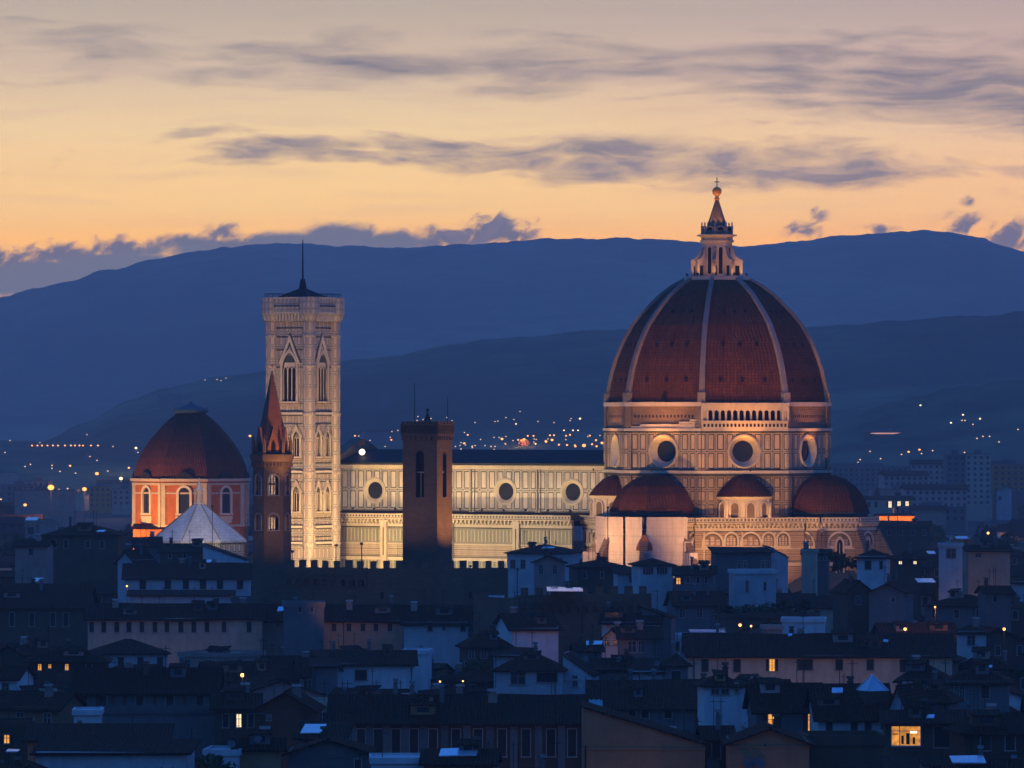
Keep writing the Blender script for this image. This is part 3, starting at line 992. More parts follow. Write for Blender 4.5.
# ---- white protective sheeting round the south tribune
SHEET = thing('scaffold_sheeting', 'white sheeting that wraps the walls under the small dome left of the great dome', 'scaffolding', local(0, -30.5, 0), CR)
AW = 12.6
SW_ = AW * math.tan(R(22.5))
for ang in (-135, -90, -45):
    mb = MB()
    mb.M = face(ang, AW)
    if ang == -90:                                  # a dark slit is left open in this one
        mb.box(-SW_, -0.55, 12, 33.0, 0, 0.25)
        mb.box(0.15, SW_ - 0.55, 12, 33.0, 0, 0.25)
        mb.box(-0.55, 0.15, 12, 33.0, -0.6, -0.5, 1)
    elif ang == -45:
        mb.box(-SW_ + 0.55, SW_, 12, 33.0, 0, 0.25)
    else:
        mb.box(-SW_, SW_, 12, 33.0, 0, 0.25)
    for z in (16.0, 20.0, 24.0, 28.5):
        mb.box(-SW_ + .6, SW_ - .6, z, z + .07, 0.26, 0.30, 2)
    mb.build('sheet', [M_SHEET, M_HOLE, M_FRAME], SHEET)
for (ang, w, top) in ((-157.5, 2.2, 27.5), (-157.5, 5.2, 24.5), (-157.5, 7.4, 21.5), (-22.5, 2.6, 27.2), (-22.5, 4.6, 24.6), (-22.5, 7.0, 21.6), (-22.5, 9.0, 19.0)):
    mb = MB()                                       # stepped wings over the side buttresses
    a = R(ang)
    mb.M = Matrix.Rotation(a, 4, 'Z') @ Matrix.Translation((11.6, 0, 0))
    mb.box(0, w, -1.1 - .02 * w, 1.1 + .02 * w, 10, top, 0)
    mb.build('stepped_wing', [M_SHEET], SHEET)
mb = MB()                                           # brown stone buttress head left uncovered at the corner
mb.M = face(-67.5, AW / AP - 0.25)
mb.extrude([(-.75, 12), (.75, 12), (.75, 20.9), (2.1, 20.9), (2.1, 21.5), (.8, 21.6), (.8, 25.0), (1.9, 25.1), (1.9, 25.8), (1.35, 27.2), (.2, 28.9), (-.2, 28.9), (-1.35, 27.2), (-1.9, 25.8), (-1.9, 25.1), (-.8, 25.0), (-.8, 21.6), (-2.1, 21.5), (-2.1, 20.9), (-.75, 20.9)], -0.4, 0.6)
mb.build('stone_buttress', M_BRICK, SHEET)

# ================================================================== bell tower beside the nave
CX, CY = -51.9, 1322.0
CAMP = thing('bell_tower', 'tall square floodlit marble bell tower with a mast on its low roof', 'bell tower', (CX, CY, 0), R(-31.5))
HS = 5.6
mb = MB()
CM = [M_CAMP, M_MARBLE, M_GREEN, M_CAMPT, M_HOLE, M_STRIPE]
for ang in (-90, 0, 90, 180):
    mb.M = face(ang, HS)
    mb.poly([(-HS, 0, 0), (HS, 0, 0), (HS, 57.0, 0), (-HS, 57.0, 0)], 0)
    mb.poly([(-HS, 57.0, 0), (HS, 57.0, 0), (HS, 80.4, 0), (-HS, 80.4, 0)], 0)
    for z in (13.5, 25.0, 29.0, 42.6, 57.0):
        mb.box(-HS - .4, HS + .4, z, z + .35, -0.5, 0.40, 2)
        mb.box(-HS - .4, HS + .4, z + .35, z + .9, -0.5, 0.50, 1)
        mb.box(-HS - .4, HS + .4, z + .9, z + 1.2, -0.5, 0.36, 2)
    for z in (27.0, 31.6, 40.6, 45.2, 55.0, 60.0, 68.9, 73.2, 76.4, 78.6):
        mb.box(-HS, HS, z, z + .28, -0.3, 0.10, 2)
    for z in (32.6, 46.2):                          # carved fields over the paired windows
        for cx in (-2.05, 2.05):
            o = [(cx - 1.9, z + 5.0), (cx, z + 8.9), (cx + 1.9, z + 5.0)]
            mb.extrude(o, 0.0, 0.06, 2)
            for s in (-1, 1):
                mb.extrude([(cx + s * 1.6, z + 5.0), (cx + s * 1.25, z + 5.0), (cx, z + 7.8), (cx, z + 8.6)], 0.0, 0.24, 1)
    # gable over the tall top window
    mb.extrude([(-3.5, 70.2), (0, 77.6), (3.5, 70.2)], 0.0, 0.12, 2)
    for s in (-1, 1):
        mb.extrude([(s * 3.2, 69.9), (s * 2.5, 69.9), (0, 75.6), (0, 77.0)], 0.0, 0.45, 1)
    mb.extrude([(-1.1, 72.0), (0, 74.2), (1.1, 72.0)], 0.0, 0.30, 1)
    # corbels and the wide top
    dentils(mb, 1, -HS - .8, HS + .8, 80.4, 82.3, 0.0, 1.25, 0.9, 0.45)
    mb.box(-HS - 1.3, HS + 1.3, 80.4, 80.9, -0.6, 0.35, 2)
    mb.box(-HS - 1.5, HS + 1.5, 82.3, 82.7, -1.0, 1.55, 1)
    mb.box(-HS - 1.5, HS + 1.5, 82.7, 84.0, -1.0, 1.50, 3)
    mb.box(-HS - 1.55, HS + 1.55, 84.0, 84.3, -1.0, 1.62, 2)
    mb.box(-HS - 1.5, HS + 1.5, 84.3, 86.0, 1.1, 1.50, 3)
    mb.box(-HS - 1.6, HS + 1.6, 86.0, 86.35, 1.0, 1.65, 1)
mb.M = None
mb.box(-HS, HS, -HS, HS, 80.3, 84.2, 1)
mb.build('shaft', CM, CAMP)
for sx, sy in ((-1, -1), (1, -1), (1, 1), (-1, 1)):
    mb = MB()
    mb.lathe([(1.55, 0), (1.55, 80.4)], 8, 0, 22.5, sx * HS, sy * HS)
    for z in (13.5, 25.0, 29.0, 42.6, 57.0, 68.9, 76.4):
        mb.lathe([(1.6, z), (1.72, z + .3), (1.72, z + .7), (1.56, z + .9)], 8, 0, 22.5, sx * HS, sy * HS)
    mb.lathe([(1.9, 80.4), (2.6, 82.3), (2.6, 86.3)], 8, 2, 22.5, sx * HS, sy * HS)
    mb.build('corner_buttress', [M_CAMP, M_MARBLE, M_CAMPT], CAMP)


def lancet(cx, z0, w, zs, lights, gable, ang):
    mb = MB()
    mb.M = face(ang, HS)
    mb.box(cx - w / 2 - 1.0, cx + w / 2 + 1.0, z0 - 1.2, z0 - .2, 0, 0.35, 1)
    arch_frame(mb, 0, cx, z0, w, zs, 0.5, 0.0, 0.55, True)
    arch_frame(mb, 2, cx, z0, w - 0.5, zs, 0.25, 0.0, 0.32, True, False)
    arch_pane(mb, 1 if lights == 2 else 0, cx, z0, w - 0.5, zs, 0.06, True)
    lw = (w - 0.5) / lights
    for k in range(lights):
        x = cx - (w - .5) / 2 + (k + .5) * lw
        arch_pane(mb, 3, x, z0, lw * 0.80, zs - 0.6 * lw, 0.10, True)
        arch_frame(mb, 0, x, z0, lw * 0.80, zs - 0.6 * lw, lw * 0.1, 0.06, 0.24, True, False)
    if gable:
        for s in (-1, 1):
            mb.extrude([(cx + s * (w / 2 + 1.0), zs + .2), (cx + s * (w / 2 + .55), zs + .2), (cx, zs + w * 1.15), (cx, zs + w * 1.15 + 1.0)], 0.0, 0.55, 0)
    mb.build('window', [M_MARBLE, M_STRIPE, M_GREEN, M_HOLE], CAMP)


for ang in (-90, 0, 90, 180):
    lancet(0, 60.6, 4.2, 69.0, 3, False, ang)
    for z in (33.4, 47.0):
        for cx in (-2.05, 2.05):
            lancet(cx, z, 1.95, z + 4.6, 2, True, ang)
mb = MB()
mb.prism(ngon(8.6, 4, 45, 85.6), ngon(1.0, 4, 45, 88.6), 0)
mb.prism(ngon(1.0, 4, 45, 88.6), ngon(0.55, 4, 45, 91.0), 0)
mb.build('low_roof', M_LEAD, CAMP)
mb = MB()
mb.tube((0, 0, 90.5), (0, 0, 100.7), 0.26, 8, 0, 0.12)
mb.build('mast', M_IRON, CAMP)
mb = MB()
for s in range(4):
    mb.M = face(-90 + 90 * s, HS + 1.5)
    for k in range(17):
        mb.box(-6.8 + .85 * k - .04, -6.8 + .85 * k + .04, 86.3, 87.3, -.3, -.22)
    mb.box(-7.0, 7.0, 87.25, 87.33, -.32, -.2)
mb.build('railing', M_IRON, CAMP)

# ================================================================== hexagonal abbey tower with brick spire
p = at(272, 500, 1040)
BAD = thing('spired_tower', 'slender six-sided brown tower with a pointed brick spire, left of the marble bell tower', 'church tower', (p.x, 1040, 0), R(0))
PH = -90 + 8 - 30.0
HR = 3.75
ap6 = HR * math.cos(R(30))
mb = MB()
OPEN = [(34.6, 38.0), (41.4, 45.6)]
zz = 0.0
for (a, b) in OPEN:
    mb.prism(ngon(HR, 6, PH, zz), ngon(HR, 6, PH, a), 0)
    zz = b
mb.prism(ngon(HR, 6, PH, zz), ngon(HR, 6, PH, 48.2), 0, cap0=True)
for (a, b) in OPEN:
    for k in range(6):
        mb.M = face(-90 + 8 + 60 * k, ap6)
        hw = HR / 2
        mb.box(-hw, -0.95, a, b, -0.6, 0.0, 0)
        mb.box(0.95, hw, a, b, -0.6, 0.0, 0)
        mb.box(-0.14, 0.14, a, b, -0.45, -0.15, 1)
        mb.box(-1.0, 1.0, a + (b - a) * .72, b, -0.5, -0.1, 0) if (b - a) < 4 else mb.box(-1.0, 1.0, a + 1.9, a + 2.3, -0.5, -0.1, 0)
        arch_frame(mb, 1, 0, a, 1.9, b - 1.2, 0.25, 0.0, 0.14, sill=True)
    mb.M = None
mb.build('tower_shaft', [M_STONE, M_FRAME], BAD)
mb = MB()
mb.prism(ngon(HR + .1, 6, PH, 47.6), ngon(HR + .55, 6, PH, 48.6), 0)
mb.prism(ngon(HR + .55, 6, PH, 48.6), ngon(HR + .55, 6, PH, 49.3), 0)
for k in range(6):
    mb.M = face(-82 + 60 * k, ap6)
    dentils(mb, 0, -2.0, 2.0, 46.9, 47.7, 0.0, 0.4, 0.6, 0.3)
mb.M = None
mb.build('cornice', [M_STONE, M_HOLE], BAD)
mb = MB()
mb.prism(ngon(HR - .35, 6, PH, 49.3), ngon(0.12, 6, PH, 65.6), 0, cap1=True)
SP = mb.build('spire', [M_BRICK], BAD)
for k in range(6):                                   # gabled dormers round the foot of the spire
    mb = MB()
    mb.M = face(-82 + 60 * k, ap6 - .15)
    g_o = [(-1.15, 49.3), (1.15, 49.3), (1.15, 50.6), (0, 54.6), (-1.15, 50.6)]
    mb.extrude(g_o, -1.9, -0.1, 0)
    mb.extrude([(-.42, 49.9), (.42, 49.9), (.42, 51.2), (0, 52.2), (-.42, 51.2)], -0.1, -0.05, 1)
    mb.build('gable', [M_BRICK, M_HOLE], SP)
    a = R(PH + 60 * k)
    mb = MB()
    mb.lathe([(.36, 49.3), (.36, 51.4), (0, 53.4)], 6, 0, 0, (HR - .1) * math.cos(a), (HR - .1) * math.sin(a))
    mb.build('pinnacle', M_STONE, SP)
mb = MB()
mb.tube((0, 0, 65.4), (0, 0, 67.2), 0.06, 6)
mb.box(-.35, .35, -.04, .04, 66.5, 66.62)
mb.build('cross', M_IRON, SP)

# ================================================================== square civic tower and its battlemented palace
p = at(427.5, 420, 1010)
TOW = thing('square_tower', 'plain square brown stone tower with slit bell openings in front of the nave', 'tower', (p.x, 1010, 0), R(-23))
mb = MB()
TS = 3.55
for ang in (-90, 0, 90, 180):                       # each wall with one tall opening
    mb.M = face(ang, TS)
    w = 0.85
    mb.poly([(-TS, 0, 0), (TS, 0, 0), (TS, 41.4, 0), (-TS, 41.4, 0)], 0)
    mb.poly([(-TS, 41.4, 0), (-w, 41.4, 0), (-w, 53.2, 0), (-TS, 53.2, 0)], 0)
    mb.poly([(w, 41.4, 0), (TS, 41.4, 0), (TS, 53.2, 0), (w, 53.2, 0)], 0)
    arched_bay(mb, 0, -w - .001, w + .001, 49.0, 53.2, 2 * w - .01, 49.4, -0.9, 0.0)
    for s in (-w, w):
        mb.poly([(s, 41.4, 0), (s, 41.4, -.9), (s, 49.5, -.9), (s, 49.5, 0)], 0)
    mb.poly([(-w, 41.4, -.9), (w, 41.4, -.9), (w, 50.6, -.9), (-w, 50.6, -.9)], 1)
    mb.box(-w, w, 46.0, 46.25, -.8, -.5, 2)
    mb.box(-.07, .07, 41.4, 46.0, -.7, -.5, 2)
mb.M = None
mb.build('tower_wall', [M_STONE, M_HOLE, M_FRAME], TOW)
mb = MB()
for ang in (-90, 0, 90, 180):
    mb.M = face(ang, TS)
    dentils(mb, 0, -TS - .3, TS + .3, 52.2, 53.4, 0.0, 0.28, 1.0, 0.5)
    mb.box(-TS - .3, TS + .3, 53.4, 55.3, -0.3, 0.30, 0)
    for k in range(5):
        a = -TS - .3 + (k + .08) * (2 * TS + .6) / 5
        mb.box(a, a + 1.15, 55.3, 55.75, -0.2, 0.30, 0)
mb.M = None
mb.box(-TS - .3, TS + .3, -TS - .3, TS + .3, 53.0, 55.0, 0)
mb.build('tower_battlement', [M_STONE], TOW)
mb = MB()
for s in (-1, 1):
    mb.tube((s * .75, 0, 55), (0, 0, 57.6), 0.10, 6)
    mb.tube((0, s * .75, 55), (0, 0, 57.6), 0.10, 6)
mb.lathe([(.75, 55.9), (.5, 56.3), (.36, 56.9), (.1, 57.1)], 10)
mb.sphere((0, 0, 57.9), .32, 8)
mb.build('bell_frame', M_IRON, TOW)
for (dx_, dy_, zt) in ((-3.2, 1.2, 63.0), (2.9, 2.9, 60.4)):
    mb = MB()
    mb.tube((dx_, dy_, 54.9), (dx_, dy_, zt), 0.10, 6, 0, 0.05)
    mb.build('pole', M_IRON, TOW)


def battlemented(name, label, cat, x0, x1, d0, d1, ztop, depth, corbel, merl, wins, mat):
    """stone block whose front runs from pixel x0 at distance d0 to pixel x1 at distance d1"""
    a = Vector(((x0 - 512) / F * d0, d0, 0))
    b = Vector(((x1 - 512) / F * d1, d1, 0))
    L = (b - a).length
    t = thing(name, label, cat, a, math.atan2(b.y - a.y, b.x - a.x))
    mb = MB()
    mb.box(0, L, 0, depth, 0, ztop - 3.2, 0)
    mb.M = Matrix(((1, 0, 0, 0), (0, 0, -1, 0), (0, 1, 0, 0), (0, 0, 0, 1)))
    if corbel:
        n = int(L / 1.7)
        for k in range(n):
            arched_bay(mb, 0, k * L / n, (k + 1) * L / n, ztop - 4.6, ztop - 2.6, 1.15, ztop - 3.9, 0.0, 0.6)
        mb.box(0, L, ztop - 3.2, ztop - 1.3, -0.4, 0.6, 0)
    else:
        mb.box(0, L, ztop - 3.2, ztop - 1.3, -0.6, 0.0, 0)
    mb.build('palace_wall', mat, t)
    ms = []
    for k in range(2):
        mb = MB()
        mb.box(0, merl * (.92 + .12 * k), 0, .6, 0, 1.3 + .1 * k)
        ms.append(mb.mesh('merlon', [mat]))
    n = max(3, int(L / (2 * merl)))
    for k in range(n):
        o = link('merlon', ms[random.randrange(2)], t)
        o.location = ((k + .25) * L / n, -.6 if corbel else 0.0, ztop - 1.3)
    for xx in (0.0, L - .6):
        mb = MB()
        mb.box(xx, xx + .6, 0.7, depth, ztop - 3.2, ztop - 2.0, 0)
        mb.build('parapet', mat, t)
    mb = MB()
    mb.poly([(0.6, 0.6, ztop - 2.4), (L - .6, .6, ztop - 2.4), (L - .6, depth / 2, ztop - 2.1), (.6, depth / 2, ztop - 2.1)])
    mb.poly([(0.6, depth, ztop - 2.4), (L - .6, depth, ztop - 2.4), (L - .6, depth / 2, ztop - 2.1), (.6, depth / 2, ztop - 2.1)])
    mb.build('roof', M_TILE, t)
    for (px, yt, yb, wpx) in wins:
        u = (px - x0) / (x1 - x0) * L
        z1, z0 = EYE - (yt - HOR) / F * d0, EYE - (yb - HOR) / F * d0
        w = wpx / F * d0
        mb = MB()
        mb.M = Matrix(((1, 0, 0, 0), (0, 0, -1, 0), (0, 1, 0, 0), (0, 0, 0, 1)))
        arch_pane(mb, 1, u, z0, w, z1 - w / 2, 0.02)
        arch_frame(mb, 0, u, z0, w, z1 - w / 2, 0.2, 0.0, 0.15)
        mb.build('window', [mat, M_HOLE], t)
    return t


battlemented('battlemented_palace', 'dim brown stone palace wing with battlements and small arched windows, below the bell tower', 'palace', 286, 367, 990, 984, 30.0, 26, True, 1.15,
             [(344, 579, 585, 2.5), (349, 579, 585, 2.5), (354, 579, 585, 2.5), (359, 579, 585, 2.5), (364 - .5, 579, 585, 2.5)], M_PWALL)
battlemented('battlemented_palace', 'dark palace block with battlements at the foot of the square tower', 'palace', 367.5, 508, 984, 988, 29.9, 24, False, 1.15,
             [(382, 592, 599, 3), (470, 592, 599, 3)], M_PWALL)
battlemented('battlemented_palace', 'long low palace with an arcaded corbel row in dull orange light, right of centre', 'palace', 517, 650, 934, 944, 26.6, 20, True, 1.3, [], M_PWALL)

# ================================================================== red-domed chapel at the left
p = at(191, 450, 1650)
CHA = thing('domed_chapel', 'orange chapel with white window frames and a big red dome without ribs', 'chapel', (p.x, 1650, 0), R(-3.5))
mb = MB()
CR8 = 18.5
ca8 = CR8 * AP
hw8 = CR8 * math.sin(R(22.5))
mb.prism(ngon(CR8, 8, 22.5, 0), ngon(CR8, 8, 22.5, 37.2), 0)
for k in range(8):
    mb.M = face(45 * k, ca8)
    mb.box(-hw8, hw8, 23.2, 23.9, -0.3, 0.5, 1)
    mb.box(-hw8, hw8, 36.0, 36.7, -0.3, 0.4, 1)
    mb.box(-hw8 - .3, hw8 + .3, 37.2, 38.0, -0.5, 0.9, 1)
    mb.box(-hw8, hw8, 33.3, 33.8, -0.3, 0.14, 1)
    for s in (-1, 1):
        mb.box(s * (hw8 - .7) - .62, s * (hw8 - .7) + .62, 23.9, 36.0, -0.2, 0.30, 1)
mb.build('drum', [M_ORANGE, M_MARBLE], CHA)
for k in range(8):
    mb = MB()
    mb.M = face(45 * k, ca8)
    arch_pane(mb, 1, 0, 27.4, 3.3, 33.6, 0.05)
    arch_frame(mb, 0, 0, 27.4, 3.3, 33.6, 0.75, 0.0, 0.55)
    mb.box(-2.6, 2.6, 25.6, 26.5, 0, 0.4, 0)
    mb.extrude([(-2.4, 24.6), (0, 23.9), (2.4, 24.6), (2.4, 25.6), (-2.4, 25.6)], 0.0, 0.25, 0)
    for z in (29.2, 31.2, 33.2):
        mb.box(-1.6, 1.6, z, z + .10, 0.06, 0.12, 2)
    mb.box(-.06, .06, 27.4, 35.0, 0.06, 0.12, 2)
    mb.build('window', [M_MARBLE, M_GLASS, M_LEAD], CHA)
    mb = MB()                                        # curved roof hood over each window
    mb.M = face(45 * k, ca8)
    arch_frame(mb, 0, 0, 37.2, 4.4, 37.3, 0.55, -1.5, 0.8, sill=False)
    arch_pane(mb, 0, 0, 37.2, 4.4, 37.3, 0.3)
    mb.build('window_hood', [M_LEAD], CHA)
mb = MB()
mb.lathe([(18.4, 37.9), (18.2, 39.5), (17.6, 42.0), (16.6, 44.4), (15.2, 46.8), (13.4, 49.4), (11.3, 51.9), (9.2, 54.2), (7.2, 56.1), (5.0, 57.7), (4.4, 58.2)], 8, 0, 22.5)
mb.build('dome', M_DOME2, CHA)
mb = MB()
mb.lathe([(4.4, 58.0), (5.4, 58.4), (5.4, 59.2), (4.7, 59.3), (3.6, 59.9), (1.6, 60.6), (0.5, 61.2), (0.0, 61.9)], 16)
for k in range(16):
    a = 2 * math.pi * k / 16
    mb.tube((5.2 * math.cos(a), 5.2 * math.sin(a), 59.2), (5.2 * math.cos(a), 5.2 * math.sin(a), 60.0), .07, 4)
mb.build('dome_cap', worn('weathered_copper', (0.07, 0.12, 0.14), 0.6), CHA)
mb = MB()                                            # lower block round the foot of the chapel
mb.box(-15.5, 8, -18.6, 8, 0, 22.6, 0)
mb.poly([(-16, -19, 22.5), (8.5, -19, 22.5), (8.5, -14, 24.2), (-16, -14, 24.2)], 1)
mb.build('lower_wall', [M_ORANGE, M_TILE], CHA)

# ================================================================== baptistery roof
p = at(199, 500, 1404)
BAP = thing('baptistery', 'white eight-sided pyramid roof with a little lantern in front of the orange chapel', 'baptistery', (p.x, 1404, 0), R(6))
mb = MB()
mb.prism(ngon(12.6, 8, 22.5, 0), ngon(12.6, 8, 22.5, 24.6), 0)
mb.build('wall', panels('baptistery_panels', 2.0, 3.0), BAP)
mb = MB()
mb.prism(ngon(13.3, 8, 22.5, 23.9), ngon(13.3, 8, 22.5, 24.5), 0)
mb.prism(ngon(13.1, 8, 22.5, 24.5), ngon(1.3, 8, 22.5, 33.9), 0)
for k in range(8):
    a = R(22.5 + 45 * k)
    c, s = math.cos(a), math.sin(a)
    mb.tube((13.1 * c, 13.1 * s, 24.55), (1.3 * c, 1.3 * s, 33.95), 0.16, 5, 1)
BR = mb.build('roof', [blocks('white_roof_slabs', (0.56, 0.56, 0.54), (0.46, 0.46, 0.45), 2.2, 1.1, .05), M_RIB], BAP)
mb = MB()
mb.lathe([(1.5, 33.7), (1.5, 34.3), (0.6, 34.4), (0.6, 37.2), (1.4, 37.3), (1.4, 37.7), (1.0, 37.9), (0.4, 39.4), (0.1, 40.0), (.25, 40.4), (0, 40.8)], 8, 0, 22.5)
for k in range(8):
    a = R(22.5 + 45 * k)
    mb.tube((1.15 * math.cos(a), 1.15 * math.sin(a), 34.3), (1.15 * math.cos(a), 1.15 * math.sin(a), 37.3), .15, 6)
mb.build('lantern', M_MARBLE, BR)
# ================================================================== ground and hills
M_GROUND = worn('city_ground', (0.035, 0.034, 0.034), 0.9, 0.5, 0.01)
M_WOOD, g_ = new_mat('wooded_slope')
t_ = g_.n('ShaderNodeTexCoord')
na = g_.noise(t_.outputs['Object'], 0.0016, 6.0, 0.62)
nb = g_.noise(t_.outputs['Object'], 0.012, 5.0, 0.65)
wc = g_.mix(g_.rng(na, 0.40, 0.62, 0.0, 1.0, True), (0.035, 0.050, 0.032), (0.115, 0.130, 0.070))
wc = g_.mix(g_.rng(nb, 0.46, 0.66, 0.0, 0.85), wc, (0.020, 0.030, 0.022))
finish(g_, wc, 0.95, nb, 4.0, 0.0, 0.0)


def interp(tab, x):
    if x <= tab[0][0]:
        return tab[0][1]
    for (a, b), (c, d) in zip(tab[:-1], tab[1:]):
        if x <= c:
            t = (x - a) / (c - a)
            t = t * t * (3 - 2 * t) * 0.5 + t * 0.5
            return b + (d - b) * t
    return tab[-1][1]


HILLS = {
    'main': (11200.0, 8000.0, [(-500, 372), (-120, 320), (0, 297), (60, 283), (120, 267), (180, 254), (225, 247), (270, 243), (330, 245), (400, 248), (470, 244), (540, 239), (640, 238), (672, 240), (700, 243), (745, 246), (785, 243), (820, 238), (860, 234), (920, 230.5), (950, 232), (980, 238), (1024, 251), (1100, 272), (1500, 330)], 5.0),
    'middle': (5900.0, 4500.0, [(-500, 445), (40, 443), (85, 424), (130, 398), (170, 387), (215, 378), (260, 372), (300, 367), (360, 360), (400, 354), (450, 344), (520, 337), (600, 330), (700, 327), (830, 326), (900, 321), (960, 316), (1024, 312), (1200, 300), (1500, 330)], 3.0),
    'near': (4500.0, 3800.0, [(-500, 470), (760, 452), (800, 436), (850, 415), (900, 400), (960, 388), (1024, 378), (1200, 360), (1500, 380)], 3.0),
}


def hill_h(key, x, y):
    top, foot, tab, rough = HILLS[key]
    if y < foot:
        return -6.0
    px = 512 + F * x / max(y, 1.0)
    zt = EYE + (HOR - interp(tab, px)) / F * top
    nz = noise.fractal((x * .0022, y * .0022, 3.7), 1.0, 2.0, 5) * 9.0
    if y <= top:
        s = (y - foot) / (top - foot)
        s = s ** 1.25
        fine = noise.fractal((x * .02, y * .02, 1.0), 1.0, 2.0, 4) * rough
        roll = noise.fractal((x * .0011, y * .0009, 9.0), 1.0, 2.0, 4) * 44.0 * s * (1 - s) * 2.2
        return -6.0 + (zt + 6.0) * s + nz * s * (1 - s) * 2 + roll + fine * s
    return zt - (y - top) * 0.45


def terrain(x, y):
    return max(0.0, *(hill_h(k, x, y) for k in HILLS))


def slope_point(px, py, d0=2500.0):
    """where the sight line through a pixel meets the ground or a hillside"""
    d = d0
    while d < 11000:
        q = at(px, py, d)
        if q.z <= terrain(q.x, d):
            return Vector((q.x, d, terrain(q.x, d)))
        d += 12.0
    q = at(px, py, 6000)
    return q


for key, (top, foot, tab, rough) in HILLS.items():
    mb = MB()
    xs = [(-300 + 2.6 * k) for k in range(630)]
    ys = [foot - 5 + (top - foot + 5) * (k / 30.0) for k in range(31)] + [top + 80, top + 220, top + 420]
    idx = []
    for yy in ys:
        for px in xs:
            xx = (px - 512) / F * yy
            mb.v.append(Vector((xx, yy, hill_h(key, xx, yy))))
    nx = len(xs)
    for j in range(len(ys) - 1):
        for i in range(nx - 1):
            mb.f.append((j * nx + i, j * nx + i + 1, (j + 1) * nx + i + 1, (j + 1) * nx + i))
            mb.mi.append(0)
            mb.uv.append(((0, 0), (1, 0), (1, 1), (0, 1)))
    o = mb.build('hills', M_WOOD, None, True)
    o['kind'] = 'structure'
mb = MB()
for i in range(12):
    for j in range(20):
        x0, x1, y0, y1 = -6000 + 1000 * i, -5000 + 1000 * i, -1500 + 900 * j, -600 + 900 * j
        mb.poly([(x0, y0, 0), (x1, y0, 0), (x1, y1, 0), (x0, y1, 0)])
o = mb.build('ground', M_GROUND)
o['kind'] = 'structure'

# ================================================================== houses
FOOT = []            # (x, y, radius) of what stands, for the fill rows
for c, r in (((50, 1300), 52), ((0, 1325), 30), ((-35, 1345), 30), ((CX, CY), 16), ((BAD.location.x, 1040), 8), ((TOW.location.x, 1010), 9),
             ((CHA.location.x, 1650), 34), ((BAP.location.x, 1404), 22), ((-35, 1000), 15), ((-20, 998), 15), ((-8, 1000), 15),
             ((5, 945), 11), ((13, 948), 11), ((21, 952), 10), ((local(0, -36, 0).x, local(0, -36, 0).y), 24), ((22, 1300), 26), ((local(30, -30, 0).x, local(30, -30, 0).y), 26)):
    FOOT.append((c[0], c[1], r))
WIN = {}
M_CHIM = W_['brown']


def window_mesh(w, h, style):
    """stone frame, sill and pane as one mesh; key shared by all windows of that size"""
    key = (round(w, 1), round(h, 1), style)
    if key not in WIN:
        mb = MB()
        mb.M = Matrix(((1, 0, 0, 0), (0, 0, -1, 0), (0, 1, 0, 0), (0, 0, 0, 1)))
        w2 = key[0] / 2
        h_ = key[1]
        t = 0.13
        mb.box(-w2 - t, -w2, 0, h_ + t, -.05, 0.09, 0)
        mb.box(w2, w2 + t, 0, h_ + t, -.05, 0.09, 0)
        mb.box(-w2, w2, h_, h_ + t, -.05, 0.09, 0)
        mb.box(-w2 - .2, w2 + .2, -.16, 0, -.05, 0.18, 0)
        mb.poly([(-w2, 0, .012), (w2, 0, .012), (w2, h_, .012), (-w2, h_, .012)], 1)
        if style in ('dark', 'open', 'lit', 'litw'):
            mb.box(-.05, .05, 0, h_, .014, .06, 2)
            mb.box(-w2, -.05, h_ * .62, h_ * .62 + .06, .014, .055, 2)
            mb.box(.05, w2, h_ * .62, h_ * .62 + .06, .014, .055, 2)
        pane = {'lit': M_LIT, 'litw': M_LITW, 'shut': M_SHUT}.get(style, M_GLASS)
        me = mb.mesh('window', [M_FRAME, pane, M_SHUT if style in ('lit', 'litw') else M_FRAME])
        sh = None
        if style in ('open', 'lit', 'litw'):
            sh = []
            for s in (-1, 1):
                mb = MB()
                mb.M = Matrix(((1, 0, 0, 0), (0, 0, -1, 0), (0, 1, 0, 0), (0, 0, 0, 1)))
                a = s * (w2 + t + .03)
                b = s * (w2 + t + w2 + .03)
                mb.box(min(a, b), max(a, b), 0, h_, .03, .09)
                for k in range(int(h_ / .22)):
                    mb.box(min(a, b) + .06, max(a, b) - .06, .08 + k * .22, .14 + k * .22, .09, .11)
                sh.append(mb.mesh('shutter', [M_SHUTG if len(WIN) % 2 else M_SHUT]))
        WIN[key] = (me, sh)
    return WIN[key]


def put_window(parent, u, z, w, h, style, y=0.0):
    me, sh = window_mesh(w, h, style)
    o = link('window', me, parent)
    o.location = (u, y, z)
    if style in ('lit', 'litw'):
        o['label'] = 'lit window glowing orange' if style == 'lit' else 'lit window glowing white'
    if sh:
        for m_ in sh:
            link('shutter', m_, o)
    return o


SAG = [0.0]


def slab(mb, polys, t=0.22, mi=0):
    """roof planes with thickness"""
    for p in polys:
        p = [(a, b, c + .26 * noise.noise((a * .4 + SAG[0], b * .4, SAG[0] * 1.7))) for a, b, c in p]
        mb.poly(p, mi)
        q = [(a, b, c - t) for a, b, c in p]
        mb.poly(q[::-1], mi)
        for i in range(len(p)):
            j = (i + 1) % len(p)
            mb.poly([p[i], p[j], q[j], q[i]], mi)


